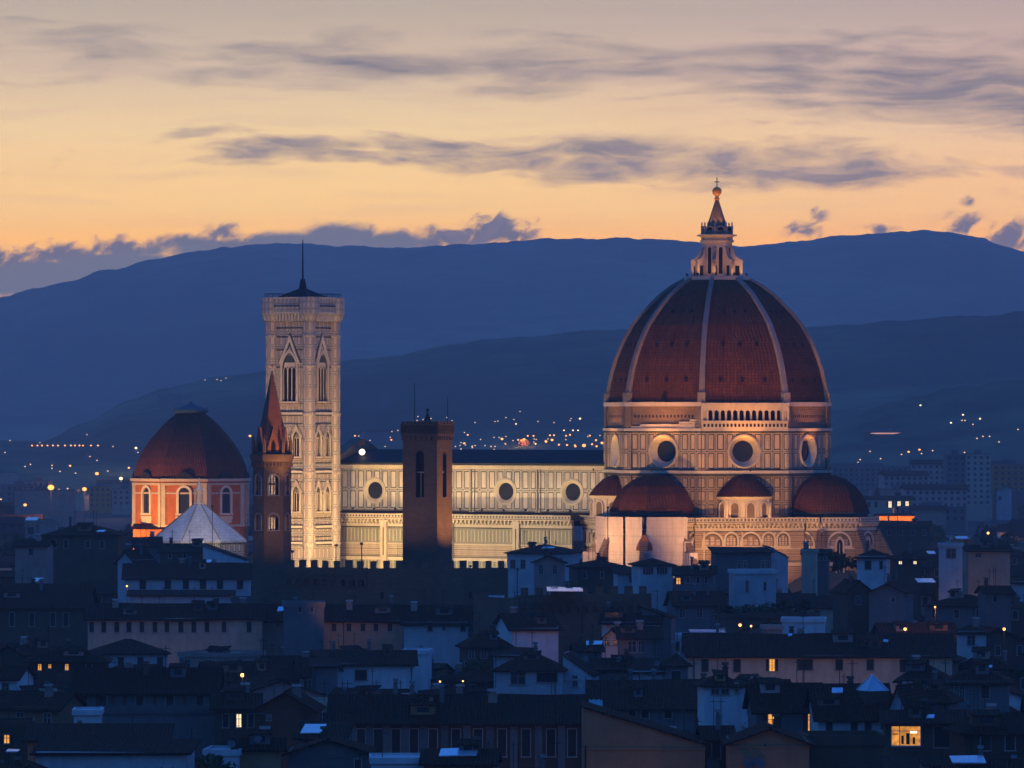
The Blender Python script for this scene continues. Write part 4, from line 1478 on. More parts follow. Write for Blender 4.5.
CHIM = []
for k in range(3):
    mb = MB()
    w, d, h_ = ((.36, .28, 1.1), (.55, .30, .9), (.26, .26, 1.5))[k]
    mb.box(-w, w, -d, d, -1.0, h_)
    mb.box(-w - .1, w + .1, -d - .1, d + .1, h_, h_ + .12)
    mb.box(-w * .7, w * .7, -d * .6, d * .6, h_ + .12, h_ + .4)
    mb.poly([(-w - .1, -d - .1, h_ + .4), (w + .1, -d - .1, h_ + .4), (w + .1, 0, h_ + .75), (-w - .1, 0, h_ + .75)])
    mb.poly([(-w - .1, d + .1, h_ + .4), (w + .1, d + .1, h_ + .4), (w + .1, 0, h_ + .75), (-w - .1, 0, h_ + .75)])
    CHIM.append(mb.mesh('chimney', [W_[('brown', 'pink', 'grey')[k]]]))
mb = MB()
mb.tube((0, 0, -.6), (0, 0, 3.2), .05, 4)
for k in range(6):
    mb.tube((-.45 + .03 * k, -.5 + .2 * k, 2.75), (.45 - .03 * k, -.5 + .2 * k, 2.75), .03, 3)
mb.tube((0, -.55, 2.75), (0, .6, 2.75), .035, 3)
AERIAL = mb.mesh('aerial', [M_IRON])
mb = MB()
mb.lathe([(0.0, 0.0), (.22, .03), (.40, .10), (.48, .17)], 14)
mb.tube((0, -.4, .1), (0, 0, .42), .02, 4)
mb.tube((0, 0, 0), (0, 0, -.4), .03, 4)
DISH = mb.mesh('satellite_dish', [W_['grey']])


def house(x0, x1, ye, kind, rise, depth, rot, wall, wins, label, D=None, chim=1, name='house', cat='house', group=None, dorm=0, pitch_over=0.7):
    ztop = 19.0
    if D is None:
        D = min(1180.0, F * (EYE - ztop) / (ye - HOR))
    z = EYE - (ye - HOR) / F * D
    xc = (x0 + x1) / 2
    c = at(xc, ye, D)
    cr = math.cos(R(rot))
    w = (x1 - x0) / F * D / cr * (1.0 if abs(rot) < 6 else 0.94)
    t = thing(name, label, cat, (c.x, D, 0), R(rot), group)
    FOOT.append((c.x + math.sin(R(-rot)) * 0 + depth / 2 * math.sin(R(-rot)), D + depth / 2, max(w, depth) / 2))
    if w > 1.6 * depth:
        for s in (-1, 1):
            FOOT.append((c.x + s * w / 3, D + depth / 2 + s * w / 3 * math.sin(R(rot)), depth / 2))
    h = w / 2
    ov = pitch_over if kind != 'flat' else 0.0
    mb = MB()
    mb.box(-h, h, 0, depth, 0, z)
    rf = MB()
    SAG[0] += 3.71
    a, b, e0, e1 = -h - ov, h + ov, -ov, depth + ov
    zr = z + rise
    k_ = rise / (depth / 2)
    ze = z - ov * k_
    if kind == 'side':
        nb_ = max(1, int(w / 5))
        for q in range(nb_):
            p0, p1 = a + (b - a) * q / nb_, a + (b - a) * (q + 1) / nb_
            slab(rf, [[(p0, e0, ze), (p1, e0, ze), (p1, depth / 2, zr), (p0, depth / 2, zr)], [(p0, depth / 2, zr), (p1, depth / 2, zr), (p1, e1, ze), (p0, e1, ze)]])
        for s in (-h, h):
            mb.poly([(s, 0, z), (s, depth, z), (s, depth / 2, zr - .22)])
    elif kind == 'front':
        kf = rise / h
        zf = z - ov * kf
        slab(rf, [[(a, e0, zf), (0, e0, zr), (0, e1, zr), (a, e1, zf)], [(0, e0, zr), (b, e0, zf), (b, e1, zf), (0, e1, zr)]])
        for s in (0, depth):
            mb.poly([(-h, s, z), (h, s, z), (0, s, zr - .22)])
        rf.tube((0, e0, zr), (0, e1, zr), .16, 6)
    elif kind == 'hip':
        q = min(depth / 2, h)
        slab(rf, [[(a, e0, ze), (b, e0, ze), (h - q, depth / 2, zr), (-h + q, depth / 2, zr)], [(-h + q, depth / 2, zr), (h - q, depth / 2, zr), (b, e1, ze), (a, e1, ze)],
                  [(a, e0, ze), (-h + q, depth / 2, zr), (a, e1, ze)], [(b, e0, ze), (h - q, depth / 2, zr), (b, e1, ze)]])
    elif kind == 'shed':
        ks = rise / depth
        slab(rf, [[(a, e0, z - ov * ks), (b, e0, z - ov * ks), (b, e1, zr), (a, e1, zr)]])
        mb.box(-h, h, depth - .3, depth, z, zr - .3)
    elif kind == 'slant':                            # gable end wall whose top falls to the right
        mb.poly([(-h, 0, z), (-h, 0, z + rise), (h, 0, z)])
        slab(rf, [[(-h - .2, -.3, z + rise + .05), (h + .2, -.3, z + .05), (h + .2, e1, z + .05), (-h - .2, e1, z + rise + .05)]])
        mb.poly([(-h, 0, z), (-h, 0, z + rise), (-h, depth, z + rise), (-h, depth, z)])
    else:
        for (p0, p1, q0, q1) in ((-h, h, -.25, .0), (-h, h, depth, depth + .25), (-h - .25, -h, -.25, depth + .25), (h, h + .25, -.25, depth + .25)):
            rf.box(p0, p1, q0, q1, z - .4, z + rise)
        rf.poly([(-h, 0, z + .05), (h, 0, z + .05), (h, depth, z + .05), (-h, depth, z + .05)])
    if ov:                                           # plain cornice board under the eaves
        mb.box(-h - .12, h + .12, -.12, 0, z - .65, z - .42)
    wo = mb.build('wall', W_[wall], t)
    ro = rf.build('roof', W_[wall] if kind == 'flat' else M_TILE, t)
    for q in range(chim):
        o = link('chimney', CHIM[random.randrange(3)], ro)
        yy = depth * random.choice((.35, .62))
        sl = {'side': k_ * min(yy, depth - yy), 'hip': k_ * min(yy, depth - yy) * .9, 'front': rise * .6, 'shed': rise * yy / depth, 'slant': rise * .5, 'flat': 0}[kind]
        o.location = (random.uniform(-.45, .45) * w if kind not in ('front', 'hip') else random.uniform(-.2, .2) * w, yy, z + sl)
    if D < 900 and random.random() < .25:
        o = link('satellite_dish', DISH, ro)
        yy = depth * random.uniform(.1, .4)
        sl = {'side': k_ * yy, 'hip': k_ * yy, 'front': rise * .5, 'shed': rise * yy / depth, 'slant': rise * .5, 'flat': .1}[kind]
        o.location = (random.uniform(-.3, .3) * w, yy, z + sl + .75)
        o.rotation_euler = (R(62), 0, random.uniform(-.9, .9))
    if D < 900 and kind != 'flat' and random.random() < .7:      # drain pipe and string course
        pm = MB()
        px_ = random.choice((-1, 1)) * (h - random.uniform(.2, 1.2))
        pm.tube((px_, -.09, z - .5), (px_, -.09, max(0, z - 12)), .07, 5)
        pm.tube((px_, -.09, z - .5), (px_, -.5, z - .1), .07, 5)
        pm.build('drainpipe', M_SHUT, t)
    for q in range(random.choice((1, 1, 2, 3)) if chim else random.choice((0, 1))):
        o = link('aerial', AERIAL, ro)
        o.location = (random.uniform(-.3, .3) * w, depth * .5, z + rise * (.95 if kind != 'flat' else 0))
        o.rotation_euler = (0, 0, random.uniform(0, 6))
    for q in range(dorm):                            # little roof lights and stair heads
        dw, dh, dd = random.uniform(.6, 1.7), random.uniform(.7, 1.5), random.uniform(1.2, 2.4)
        yy = random.uniform(.12, .32) * depth
        zz = z + k_ * yy
        dx_ = random.uniform(-.36, .36) * w
        if kind in ('hip', 'front'):
            dx_ *= .45
            zz = z + (k_ * yy if kind == 'hip' else rise * .4)
        if kind == 'flat':
            zz = z
        dm = MB()
        dm.box(dx_ - dw, dx_ + dw, yy, yy + dd, zz - .6, zz + dh, 0)
        dm.poly([(dx_ - dw * .5, yy - .015, zz + dh * .25), (dx_ + dw * .5, yy - .015, zz + dh * .25), (dx_ + dw * .5, yy - .015, zz + dh * .8), (dx_ - dw * .5, yy - .015, zz + dh * .8)], 2)
        slab(dm, [[(dx_ - dw - .25, yy - .35, zz + dh - .02), (dx_ + dw + .25, yy - .35, zz + dh - .02), (dx_ + dw + .25, yy + dd + .2, zz + dh + .55), (dx_ - dw - .25, yy + dd + .2, zz + dh + .55)]], .12, 1)
        dm.build('dormer', [W_[random.choice(['grey', 'grey', 'brown', 'pink', 'ochre'])], M_TILE, M_GLASS], ro)
    for (xs, yt, yb, wpx, style) in wins:
        zt, zb = EYE - (yt - HOR) / F * D, EYE - (yb - HOR) / F * D
        if isinstance(xs, int):
            xs = [x0 + (x1 - x0) * (i + .5) / xs for i in range(xs)]
        for px in xs:
            put_window(t, max(-h + .7, min(h - .7, (px - xc) / F * D / cr)), zb, wpx / F * D, zt - zb, style)
    t['_'] = 0
    del t['_']
    HINFO[t.name] = (xc, ye, D, z, w, depth, kind, rise, ro)
    return t


HINFO = {}


def on_roof(t, name, px0, px1, py0, py1, mat, thick=0.12):
    """a sheet that lies on the roof slope facing the viewpoint"""
    xc, ye, D, z, w, depth, kind, rise, ro = HINFO[t.name]
    s = {'flat': 0.0, 'shed': rise / depth}.get(kind, rise / (depth / 2))
    mb = MB()
    pts = []
    for (px, py) in ((px0, py1), (px1, py1), (px1 + 1, py0), (px0 + 1, py0)):
        k = (py - HOR) / F
        yl = (EYE - k * D - z) / (s + k)
        yl = max(-.5, min(depth, yl))
        pts.append(((px - xc) / F * D, yl, z + s * yl + .16 + thick))
    slab(mb, [pts], thick)
    return mb.build(name, mat, ro)
# every house of the nearer roofs that can be told apart: left and right edge, eaves row, roof, rise, depth, turn, wall, windows, label ("which|how")
LW = 'lit'
HOUSES = [
    (505, 572, 552, 'hip', 1.6, 13, -10, 'white', [([513, 523], 560, 568, 4, 'dark'), ([560], 558, 566, 4, 'shut')], 'pale hipped house|at the left foot of the white sheeting', 1165),
    (534, 563, 561, 'front', 1.2, 6, -4, 'pink', [([541, 555], 565, 574, 4, 'dark')], 'pink pedimented porch house|in front of the pale hipped house', 1120),
    (576, 628, 566, 'hip', 1.4, 12, 8, 'brown', [(3, 572, 578, 3, 'shut')], 'dark low house|between the hipped house and the white sheeting', 1130),
    (617, 638, 573, 'shed', 1.0, 7, 6, 'white', [([631], 575, 582, 3, 'dark')], 'small blue-white lean-to house|under the white sheeting', 1100),
    (639, 674, 564, 'hip', 1.1, 9, 10, 'white', [([648, 662], 566, 574, 4.5, 'open')], 'square pale house with two windows|right below the white sheeting', 1090),
    (675, 713, 573, 'side', 1.4, 8, -4, 'grey', [([688, 698, 706], 577, 583, 2.4, 'shut'), ([678], 578, 584, 4, 'lit')], 'grey low house|with a warm light at its left end under the great dome', 1080),
    (716, 771, 552, 'shed', 0.8, 12, 3, 'grey', [([739, 745], 561, 568, 3, 'dark'), ([763, 769], 561, 568, 3, 'dark')], 'canopied roof-terrace house|with a dark flat canopy under the great dome', 1120),
    (771, 788, 557, 'slant', 2.2, 14, 4, 'white', [], 'blue-white sloping gable|right of the dark canopy', 1125),
    (735, 776, 572, 'flat', 0.4, 10, 5, 'white', [([747], 581, 592, 2.6, 'dark'), ([765], 582, 590, 2, 'shut')], 'big blank blue-white block|with one slit window, under the dark canopy', 1095),
    (801, 816, 551, 'flat', 0.3, 5, -8, 'cream', [], 'narrow tower-like house|that rises before the right-hand tribune', 1140),
    (803, 829, 553, 'side', 1.0, 6, -6, 'grey', [([818, 826], 555, 560, 2.4, 'dark')], 'little grey attic house|beside the narrow tower-like house', 1150),
    (856, 887, 556, 'hip', 1.3, 8, -8, 'white', [([868], 561, 569, 6, 'shut'), ([881], 561, 569, 3, 'shut')], 'blue hipped penthouse|below the right end of the cathedral', 1080),
    (896, 922, 558, 'hip', 1.4, 8, 6, 'brown', [([899, 915], 558, 564, 3, 'litw')], 'brown house with two pale lit windows|right of the blue hipped penthouse', 1100),
    (938, 962, 545, 'flat', 0.3, 9, -6, 'white', [([951], 549, 558, 9, 'dark')], 'tall blue wall house|with a dark roof loggia at the right', 1110),
    (968, 1010, 550, 'side', 1.0, 9, 3, 'cream', [([978], 553, 557, 5, 'dark')], 'cream warm-lit house|near the right edge with a broken eaves line', 1120),
    (765, 783, 627, 'flat', 0.3, 5, 6, 'pink', [], 'pinkish terrace wall house|left of the blue terrace walls', 935),
    (782, 824, 620, 'flat', 0.4, 6, -5, 'white', [], 'blue terrace wall block|under the green roof garden', 945),
    (868, 905, 591, 'front', 1.6, 10, -14, 'grey', [([893], 597, 602, 3, 'shut')], 'grey gabled house|in the middle of the right-hand roofs', 1010),
    (846, 872, 590, 'front', 1.8, 9, 14, 'brown', [([858], 596, 604, 4, 'dark')], 'brown gabled house|next to the grey gabled house', 1020),
    (985, 1012, 592, 'side', 1.2, 8, 6, 'grey', [([995], 595, 602, 4, 'shut')], 'grey house with one dark window|near the right edge', 1020),
    (958, 986, 631, 'hip', 1.0, 6, -3, 'white', [([971], 636, 645, 7, 'dark')], 'small square tower house|with a blue wall at the right', 900),
    (944, 1010, 681, 'hip', 2.0, 11, -6, 'grey', [([950, 962], 684, 700, 4, 'dark'), ([985], 684, 698, 8, 'shut')], 'wide grey house|with a broad hipped roof at the right edge', 765),
    (896, 946, 679, 'hip', 2.4, 11, -8, 'grey', [([932], 684, 702, 9, 'shut')], 'grey hipped house|with one tall shutter left of the wide grey house', 785),
    (125, 250, 577, 'side', 2.8, 12, 2, 'white', [([143, 168, 186, 203, 220, 240], 580, 589, 6, 'shut')], 'long white house|with six dark windows below the white pyramid roof', 1110),
    (130, 232, 595, 'shed', 0.9, 7, 2, 'white', [], 'low white terrace|under the long white house', 1090),
    (232, 278, 600, 'flat', 0.6, 7, 2, 'grey', [([236, 245, 256, 267], 603, 609, 5, 'dark')], 'arched terrace|at the foot of the spired tower', 1075),
    (-14, 87, 606, 'side', 4.0, 16, -1, 'brown', [([12, 32, 53, 66], 613, 626, 4.5, 'shut')], 'long grey-brown house|with four tall windows at the left edge', 1010),
    (88, 262, 618, 'side', 2.5, 12, 1, 'cream', [([91, 104, 117, 129, 142, 155, 167, 181, 194, 207, 224, 249], 621, 632, 4.4, 'shut')], 'very long cream house|with a row of twelve dark windows at the left', 965),
    (262, 402, 620, 'side', 2.7, 12, -1, 'cream', [([278, 288], 623, 627, 2.5, 'dark'), ([297], 625, 632, 3, 'shut'), ([306, 321, 334, 349, 363, 376, 390], 622, 631, 4.6, 'shut')], 'long cream house|that carries on from the twelve windows to the right', 970),
    (404, 468, 622, 'side', 2.8, 11, -4, 'white', [([430, 463], 622, 631, 4.5, 'shut'), ([444], 626, 630, 2.4, 'dark')], 'pale house with two dark windows|left of the blank blue wall', 955),
    (468, 514, 611, 'shed', 1.2, 12, -10, 'white', [], 'blank blue-grey wall house|in the middle, left of the arcaded palace', 958),
    (490, 503, 598, 'flat', .3, 5, 0, 'white', [], 'small white roof box|above the blank blue-grey wall', 974),
    (466, 513, 645, 'hip', 2.4, 10, 8, 'brown', [([471, 484, 496], 649, 658, 5, 'dark')], 'brown house|with three dark windows below the blank blue wall', 880),
    (493, 520, 655, 'shed', 1.0, 8, -16, 'white', [([509], 655, 659, 4, 'dark')], 'steep white gable wall|right of the brown house with three windows', 865),
    (603, 620, 636, 'front', 1.2, 9, -10, 'white', [([606, 615], 638, 645, 3, 'dark')], 'small white gabled house|right of the skylight roof in the centre', 900),
    (620, 660, 637, 'side', 1.6, 9, 2, 'grey', [([632], 641, 652, 8, 'dark'), ([641], 641, 652, 5, 'dark')], 'grey loggia house|joined to the small white gabled house', 893),
    (600, 660, 622, 'side', 1.4, 9, -6, 'white', [([610, 617, 624], 624, 628, 2.5, 'dark')], 'low pale house|behind the small white gabled house', 915),
    (641, 672, 618, 'slant', 1.8, 10, -6, 'grey', [], 'grey sloping wall|above the grey loggia house', 918),
    (510, 560, 628, 'side', 2.4, 12, 14, 'white', [], 'pale blue roof-side wall house|left of the centre skylight', 905),
    (577, 601, 650, 'side', 1.0, 7, 4, 'grey', [], 'small dark house with a bright skylight|in the centre', 868),
    (496, 562, 668, 'hip', 2.4, 10, -3, 'white', [([518], 671, 684, 14, 'dark'), ([547], 672, 682, 20, 'shut')], 'blue-white house|with two very wide dark windows', 795),
    (562, 594, 676, 'slant', 3.4, 10, -6, 'white', [([575], 676, 686, 4, 'dark')], 'white half-gable|joined to the blue-white house with wide windows', 800),
    (594, 634, 668, 'side', 1.4, 9, 2, 'grey', [], 'blank grey wall house|right of the white half-gable', 810),
    (633, 668, 671, 'shed', 1.2, 8, -5, 'white', [([654], 670, 674, 4, 'dark')], 'white house|with a sloping parapet beside the long cream house at the right', 805),
    (668, 688, 664, 'hip', 1.5, 8, 2, 'grey', [([676], 671, 683, 9, 'shut')], 'small grey house|at the left end of the right-hand cream house', 800),
    (687, 952, 655, 'side', 3.2, 15, -1, 'cream', [([705, 737, 903], 658, 672, 7, 'shut'), ([772], 657, 671, 5, LW), ([805], 656, 670, 15, 'shut'), ([839, 870, 925], 656, 670, 7, 'shut')], 'long cream right-hand house|with one lit window', 845),
    (703, 743, 684, 'hip', 1.5, 6.5, 6, 'white', [([715, 725], 686, 694, 7, 'dark'), ([739], 683, 693, 2, 'dark')], 'small tower house|with a pair of square windows under a hipped roof', 705),
    (590, 702, 706, 'side', 3.4, 11, -2, 'grey', [([632, 645, 668], 711, 718, 7, 'shut')], 'broad dark-roofed house|left of the small tower house', 735),
    (756, 822, 709, 'side', 3.2, 11, 3, 'grey', [([772], 714, 728, 7.5, LW), ([812], 713, 732, 8, LW)], 'grey house|with two tall orange windows', 690),
    (818, 890, 717, 'side', 4.0, 12, 3, 'white', [([829], 720, 731, 6, 'shut'), ([854, 868], 720, 733, 6, 'shut')], 'white house with a blue skylight|right of the two orange windows', 680),
    (887, 908, 713, 'front', 3.4, 10, -20, 'white', [], 'tall blue gable end|left above the big lit window', 672),
    (885, 962, 721, 'side', 1.2, 9, -2, 'brown', [([945], 727, 747, 22, 'shut')], 'dark house with the big lit window|at the lower right', 655),
    (910, 950, 700, 'hip', 2.2, 10, -12, 'grey', [([920], 704, 716, 8, 'dark')], 'dark hipped house|just behind the big lit window', 720),
    (962, 1034, 731, 'hip', 2.0, 10, 6, 'brown', [([985], 736, 750, 9, 'shut'), ([1010], 736, 750, 9, 'shut')], 'dark brown house|in the lower right corner', 640),
    (583, 705, 744, 'slant', 4.4, 12, 0, 'ochre', [], 'big blank ochre wall|that slopes down to the right at the bottom', 610),
    (706, 731, 737, 'side', 1.2, 8, 2, 'brown', [([716], 741, 758, 8, 'shut')], 'narrow brown house|between the two blank ochre walls', 615),
    (730, 809, 742, 'front', 1.6, 12, 0, 'ochre', [], 'blank ochre gable|with a round hole at the bottom', 600),
    (809, 884, 742, 'flat', 0.8, 9, 3, 'brown', [], 'dark roof terrace|below the white house with the blue skylight', 612),
    (331, 583, 721, 'side', 3.0, 14, -1, 'brown', [([344, 361, 378, 396, 414, 433, 456, 478, 502, 526, 551, 572], 729, 756, 8.5, 'shut')], 'long pilastered palace|with a row of tall dark windows at the bottom', 655),
    (335, 414, 663, 'side', 1.8, 10, 3, 'white', [([341], 665, 671, 4, 'dark'), ([361], 670, 680, 11, 'shut')], 'white low house|with a dark shed door below the long cream houses', 850),
    (402, 427, 652, 'flat', 0.3, 9, -4, 'white', [], 'white cube house|at the right end of the white low house', 865),
    (313, 336, 665, 'shed', 0.8, 7, 0, 'grey', [], 'small grey terrace house|left of the white low house', 840),
    (28, 106, 660, 'hip', 2.2, 11, 2, 'brown', [([40, 67], 663, 670, 3.4, LW), ([50], 664, 668, 2.6, LW), ([89], 664, 672, 5, 'shut')], 'dark brown house|with three small orange lights at the left', 850),
    (76, 216, 691, 'side', 3.0, 13, 1, 'grey', [([84, 103, 140, 170, 200], 696, 709, 7, 'shut')], 'wide dark pilastered house|at the lower left', 735),
    (74, 100, 712, 'flat', 0.3, 7, 2, 'white', [([80], 721, 729, 3, 'dark')], 'white wall box|with a slit window at the lower left', 690),
    (100, 216, 711, 'flat', 0.5, 5, 1, 'grey', [], 'long blue terrace wall|under the wide dark pilastered house', 710),
    (28, 166, 739, 'shed', 1.4, 8, 1, 'ochre', [], 'low ochre wall house|at the lower left', 640),
    (36, 186, 752, 'shed', 1.0, 9, -3, 'white', [], 'wide blue wall house|at the bottom left edge', 606),
    (-6, 32, 724, 'flat', 0.4, 7, 4, 'brown', [([7], 735, 743, 5, LW)], 'brown corner house|with a dim light at the left edge', 660),
    (215, 258, 706, 'side', 1.6, 9, 3, 'brown', [([239], 714, 727, 4.2, 'litw'), ([226, 251], 714, 727, 5, 'shut')], 'brown house|with one pale narrow lit window at the lower left', 700),
    (257, 313, 708, 'front', 2.1, 11, -3, 'brown', [([269], 715, 720, 3, 'dark'), ([266], 731, 737, 4, 'litw')], 'wide tan gable|right of the pale narrow lit window', 685),
    (205, 238, 752, 'flat', 0.3, 7, -4, 'white', [], 'white low block|bottom left of the ochre corner block', 600),
    (237, 281, 748, 'side', 1.0, 8, 3, 'ochre', [], 'ochre corner block|near the bottom left', 602),
    (298, 342, 738, 'shed', 1.6, 8, -4, 'grey', [], 'grey lean-to house|with a bright blue glass roof near the bottom left', 628),
    (288, 368, 752, 'front', 1.5, 10, 0, 'grey', [([358], 759, 768, 6, 'shut')], 'blue-grey gable|at the bottom, left of the long pilastered palace', 604),
    (372, 424, 760, 'flat', .3, 8, 2, 'white', [], 'white roof terrace|at the bottom under the long pilastered palace', 592),
    (425, 492, 762, 'side', 1.2, 8, -3, 'ochre', [], 'ochre house|with a bright blue glass roof at the bottom', 590),
    (15, 47, 545, 'side', 1.2, 9, -4, 'pink', [([31], 549, 555, 4, 'shut')], 'pink house|with one shuttered window at the far left', 1170),
    (25, 56, 522, 'flat', .5, 12, 3, 'pink', [([31], 527, 534, 6, 'shut')], 'flat-roofed pink house|far left below the orange street lamps', 1900),
    (42, 118, 534, 'hip', 2.2, 16, -2, 'brown', [([54, 66], 540, 548, 4, 'shut'), ([88, 102], 541, 548, 4, 'shut')], 'big dark block house|at the left, in front of the orange chapel', 1200),
    (117, 134, 560, 'front', 2.0, 10, -22, 'white', [], 'blue gable wall|left of the long white house', 1150),
    (134, 160, 545, 'side', 1.8, 10, 4, 'grey', [], 'dark grey house|just under the orange chapel wall', 1230),
    (160, 204, 551, 'side', 1.6, 10, -3, 'brown', [([170, 185], 553, 558, 3, 'shut')], 'dark brown house|in front of the white pyramid roof', 1195),
    (203, 246, 560, 'slant', 3.4, 12, 170, 'white', [], 'pale sloping wall|right below the white pyramid roof', 1180),
    (284, 324, 605, 'flat', 0.6, 8, 3, 'grey', [([300, 312], 607, 612, 3, 'shut')], 'grey roof-terrace house|in front of the left palace wing', 958),
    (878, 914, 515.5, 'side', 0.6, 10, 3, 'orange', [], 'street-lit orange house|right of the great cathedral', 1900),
    (872, 930, 526, 'side', 1.6, 12, -4, 'brown', [(5, 530, 535, 3, 'shut')], 'dark long house|just below the street-lit orange house', 1700),
    (858, 912, 499, 'side', 1.5, 14, -3, 'cream', [([862, 869, 876], 502, 507, 2.8, 'shut'), ([890, 899, 907], 501.5, 507.5, 3.2, 'litw')], 'cream house|with three bright windows right of the cathedral', 2450),
    (912, 946, 509, 'side', 1.5, 14, -3, 'pink', [], 'pale pink house|right of the three bright windows', 2400),
    (970, 1000, 492, 'side', 1.6, 13, 4, 'white', [([980, 990], 494, 498, 2, 'dark')], 'pale house|joined to a bigger gable near the far right', 3000),
    (996, 1018, 491, 'front', 3.0, 14, -8, 'white', [([1000], 496, 500, 3, 'shut')], 'pale broad gable|near the far right in the haze', 2980),
]
W_['orange'] = worn('orange_lit_plaster', (0.50, 0.20, 0.06))  # orange lamplight put into the wall colour of the lit buildings
HAND = []
KEEP = []      # (left, right, lowest window row, distance) that nearer filling roofs must leave in view
for row in HOUSES:
    x0, x1, ye, kind, rise, depth, rot, wall, wins, lab = row[:10]
    ref, rest = lab.split('|')
    t = house(x0, x1, ye, kind, rise, depth, rot if rot != 170 else 0, wall, wins, ref + ' ' + rest, D=row[10] if len(row) > 10 else None,
              chim=0 if kind in ('flat', 'slant', 'shed') else (3 if x1 - x0 > 90 else 1),
              dorm=(3 if x1 - x0 > 140 else 1) if kind in ('side', 'hip') and x1 - x0 > 36 else 0)
    HAND.append((ref, (x0 + x1) / 2, ye, t))
    KEEP.append((x0, x1, max([q[2] for q in wins], default=ye + 5) + 1, HINFO[t.name][2]))
H = {h[0]: h[3] for h in HAND}

# ---- sheets of glass and metal that mirror the sky, awnings, dishes, the big lit window
for (ref, nm, a, b, c, d) in (
        ('white house with a blue skylight', 'skylight', 835, 846, 690, 695), ('grey lean-to house', 'glass_roof', 299, 321, 726, 735),
        ('ochre house', 'glass_roof', 438, 476, 751, 758), ('small dark house with a bright skylight', 'skylight', 587, 603, 643, 646.5),
        ('long cream house', 'skylight', 276, 284, 608, 612), ('big dark block house', 'skylight', 96, 104, 531, 533),
        ('dark house with the big lit window', 'skylight', 926, 934, 717, 720), ('pale hipped house', 'skylight', 540, 552, 548, 549.5),
        ('wide grey house', 'skylight', 986, 991, 667, 670), ('long cream right-hand house', 'skylight', 789, 793, 635, 637),
        ('long cream right-hand house', 'skylight', 884, 889, 641, 643)):
    on_roof(H[ref], nm, a, b, c, d, M_SKYLT)


def sheet(name, label, cat, x0, x1, y0, y1, D, mat, group=None, tilt=0.25, wav=0, legs=True):
    """a low metal or glass roof on four posts, standing on the terrace below"""
    c = at((x0 + x1) / 2, y1, D)
    w = (x1 - x0) / F * D
    sl = (c.z, D)
    dep = max(1.2, (y1 - y0) / F * D / (tilt + (y1 - HOR) / F))
    t = thing(name, label, cat, (c.x, D, 0), 0, group)
    mb = MB()
    z = c.z
    if wav:
        n = wav * 4
        for k in range(n):
            a, b = -w / 2 + w * k / n, -w / 2 + w * (k + 1) / n
            za, zb = .07 * math.sin(k * math.pi / 2), .07 * math.sin((k + 1) * math.pi / 2)
            slab(mb, [[(a, 0, z + za), (b, 0, z + zb), (b, dep, z + zb + tilt * dep), (a, dep, z + za + tilt * dep)]], .05)
    else:
        slab(mb, [[(-w / 2, 0, z), (w / 2, 0, z), (w / 2, dep, z + tilt * dep), (-w / 2, dep, z + tilt * dep)]], .12)
    mb.build('sheet', mat, t)
    for (a, b) in ((-w / 2 + .1, .1), (w / 2 - .1, .1), (-w / 2 + .1, dep - .1), (w / 2 - .1, dep - .1)):
        mb = MB()
        mb.tube((a, b, 0 if D > 0 else 0), (a, b, z + tilt * b - .1), .06, 5)
        mb.build('post', M_IRON, t)
    return t


sheet('awning', 'blue-green striped awning beside the tall windows at the bottom centre', 'awning', 569, 603, 700, 711, 668, M_AWN, wav=7)
sheet('terrace_roof', 'pale blue sheet roof in the lower right corner', 'terrace roof', 952, 986, 756, 762, 590, M_SKYLT, tilt=.1)
sheet('terrace_roof', 'long pale sheet roof above the arcaded palace', 'terrace roof', 547, 583, 587, 591, 929, M_SKYLT, tilt=.04)
sheet('terrace_roof', 'sheet roof left of the long cream right-hand house', 'terrace roof', 690, 726, 629, 632, 905, M_SKYLT, tilt=.02)
sheet('terrace_roof', 'tiny bright sheet at the bottom left corner', 'terrace roof', 6, 18, 749, 751, 603, M_SKYLT, tilt=.02)
sheet('terrace_roof', 'bright sheet among the dim roofs at the upper right', 'terrace roof', 918, 936, 578, 582, 1060, M_SKYLT, tilt=.06)
sheet('terrace_roof', 'small bright sheet beside the tall blue wall house', 'terrace roof', 928, 936, 551, 553.5, 1120, M_SKYLT, tilt=.08)
sheet('terrace_roof', 'tiny bright sheet above the long grey-brown house', 'terrace roof', 33, 42, 578, 581, 1090, M_SKYLT, tilt=.1)
sheet('terrace_roof', 'short bright sheet below the white pyramid roof', 'terrace roof', 201, 212, 560, 562, 1160, M_SKYLT, tilt=.1)
sheet('terrace_roof', 'pale sheet right of the street-lit orange house', 'terrace roof', 956, 968, 536.5, 538.5, 1230, M_SKYLT, tilt=.1)
sheet('terrace_roof', 'pale sheet at the far left below the orange lamps', 'terrace roof', 25, 37, 517, 520, 1520, M_SKYLT, tilt=.1)
c = at(872, 688, 684)                                # the glass pyramid over a stair well
t = thing('glass_pyramid', 'small glass pyramid skylight with one bright ridge, above the blue gable end', 'skylight', (c.x, 684, 0), R(20))
mb = MB()
mb.prism(ngon(2.2, 4, 45, c.z - .3), ngon(.02, 4, 45, c.z + 1.7))
mb.build('glass', worn('pyramid_glass', (.42, .52, .60), .25, spec=.8), t)
mb = MB()
mb.box(-1.6, 1.6, -1.6, 1.6, 0, c.z - .3)
mb.build('stair_shaft', W_['brown'], t)
mb = MB()
for k in range(4):
    a = R(45 + 90 * k)
    mb.tube((2.25 * math.cos(a), 2.25 * math.sin(a), c.z - .28), (0, 0, c.z + 1.75), .10, 5)
mb.build('metal_ridge', M_SKYLT, t)


def fit(t, px, py, proud=0.0):
    """local u, z on the front wall of a house for a pixel"""
    xc, ye, D, z, w, depth, kind, rise, ro = HINFO[t.name]
    return (px - xc) / F * D / math.cos(t.rotation_euler.z), EYE - (py - HOR) / F * D


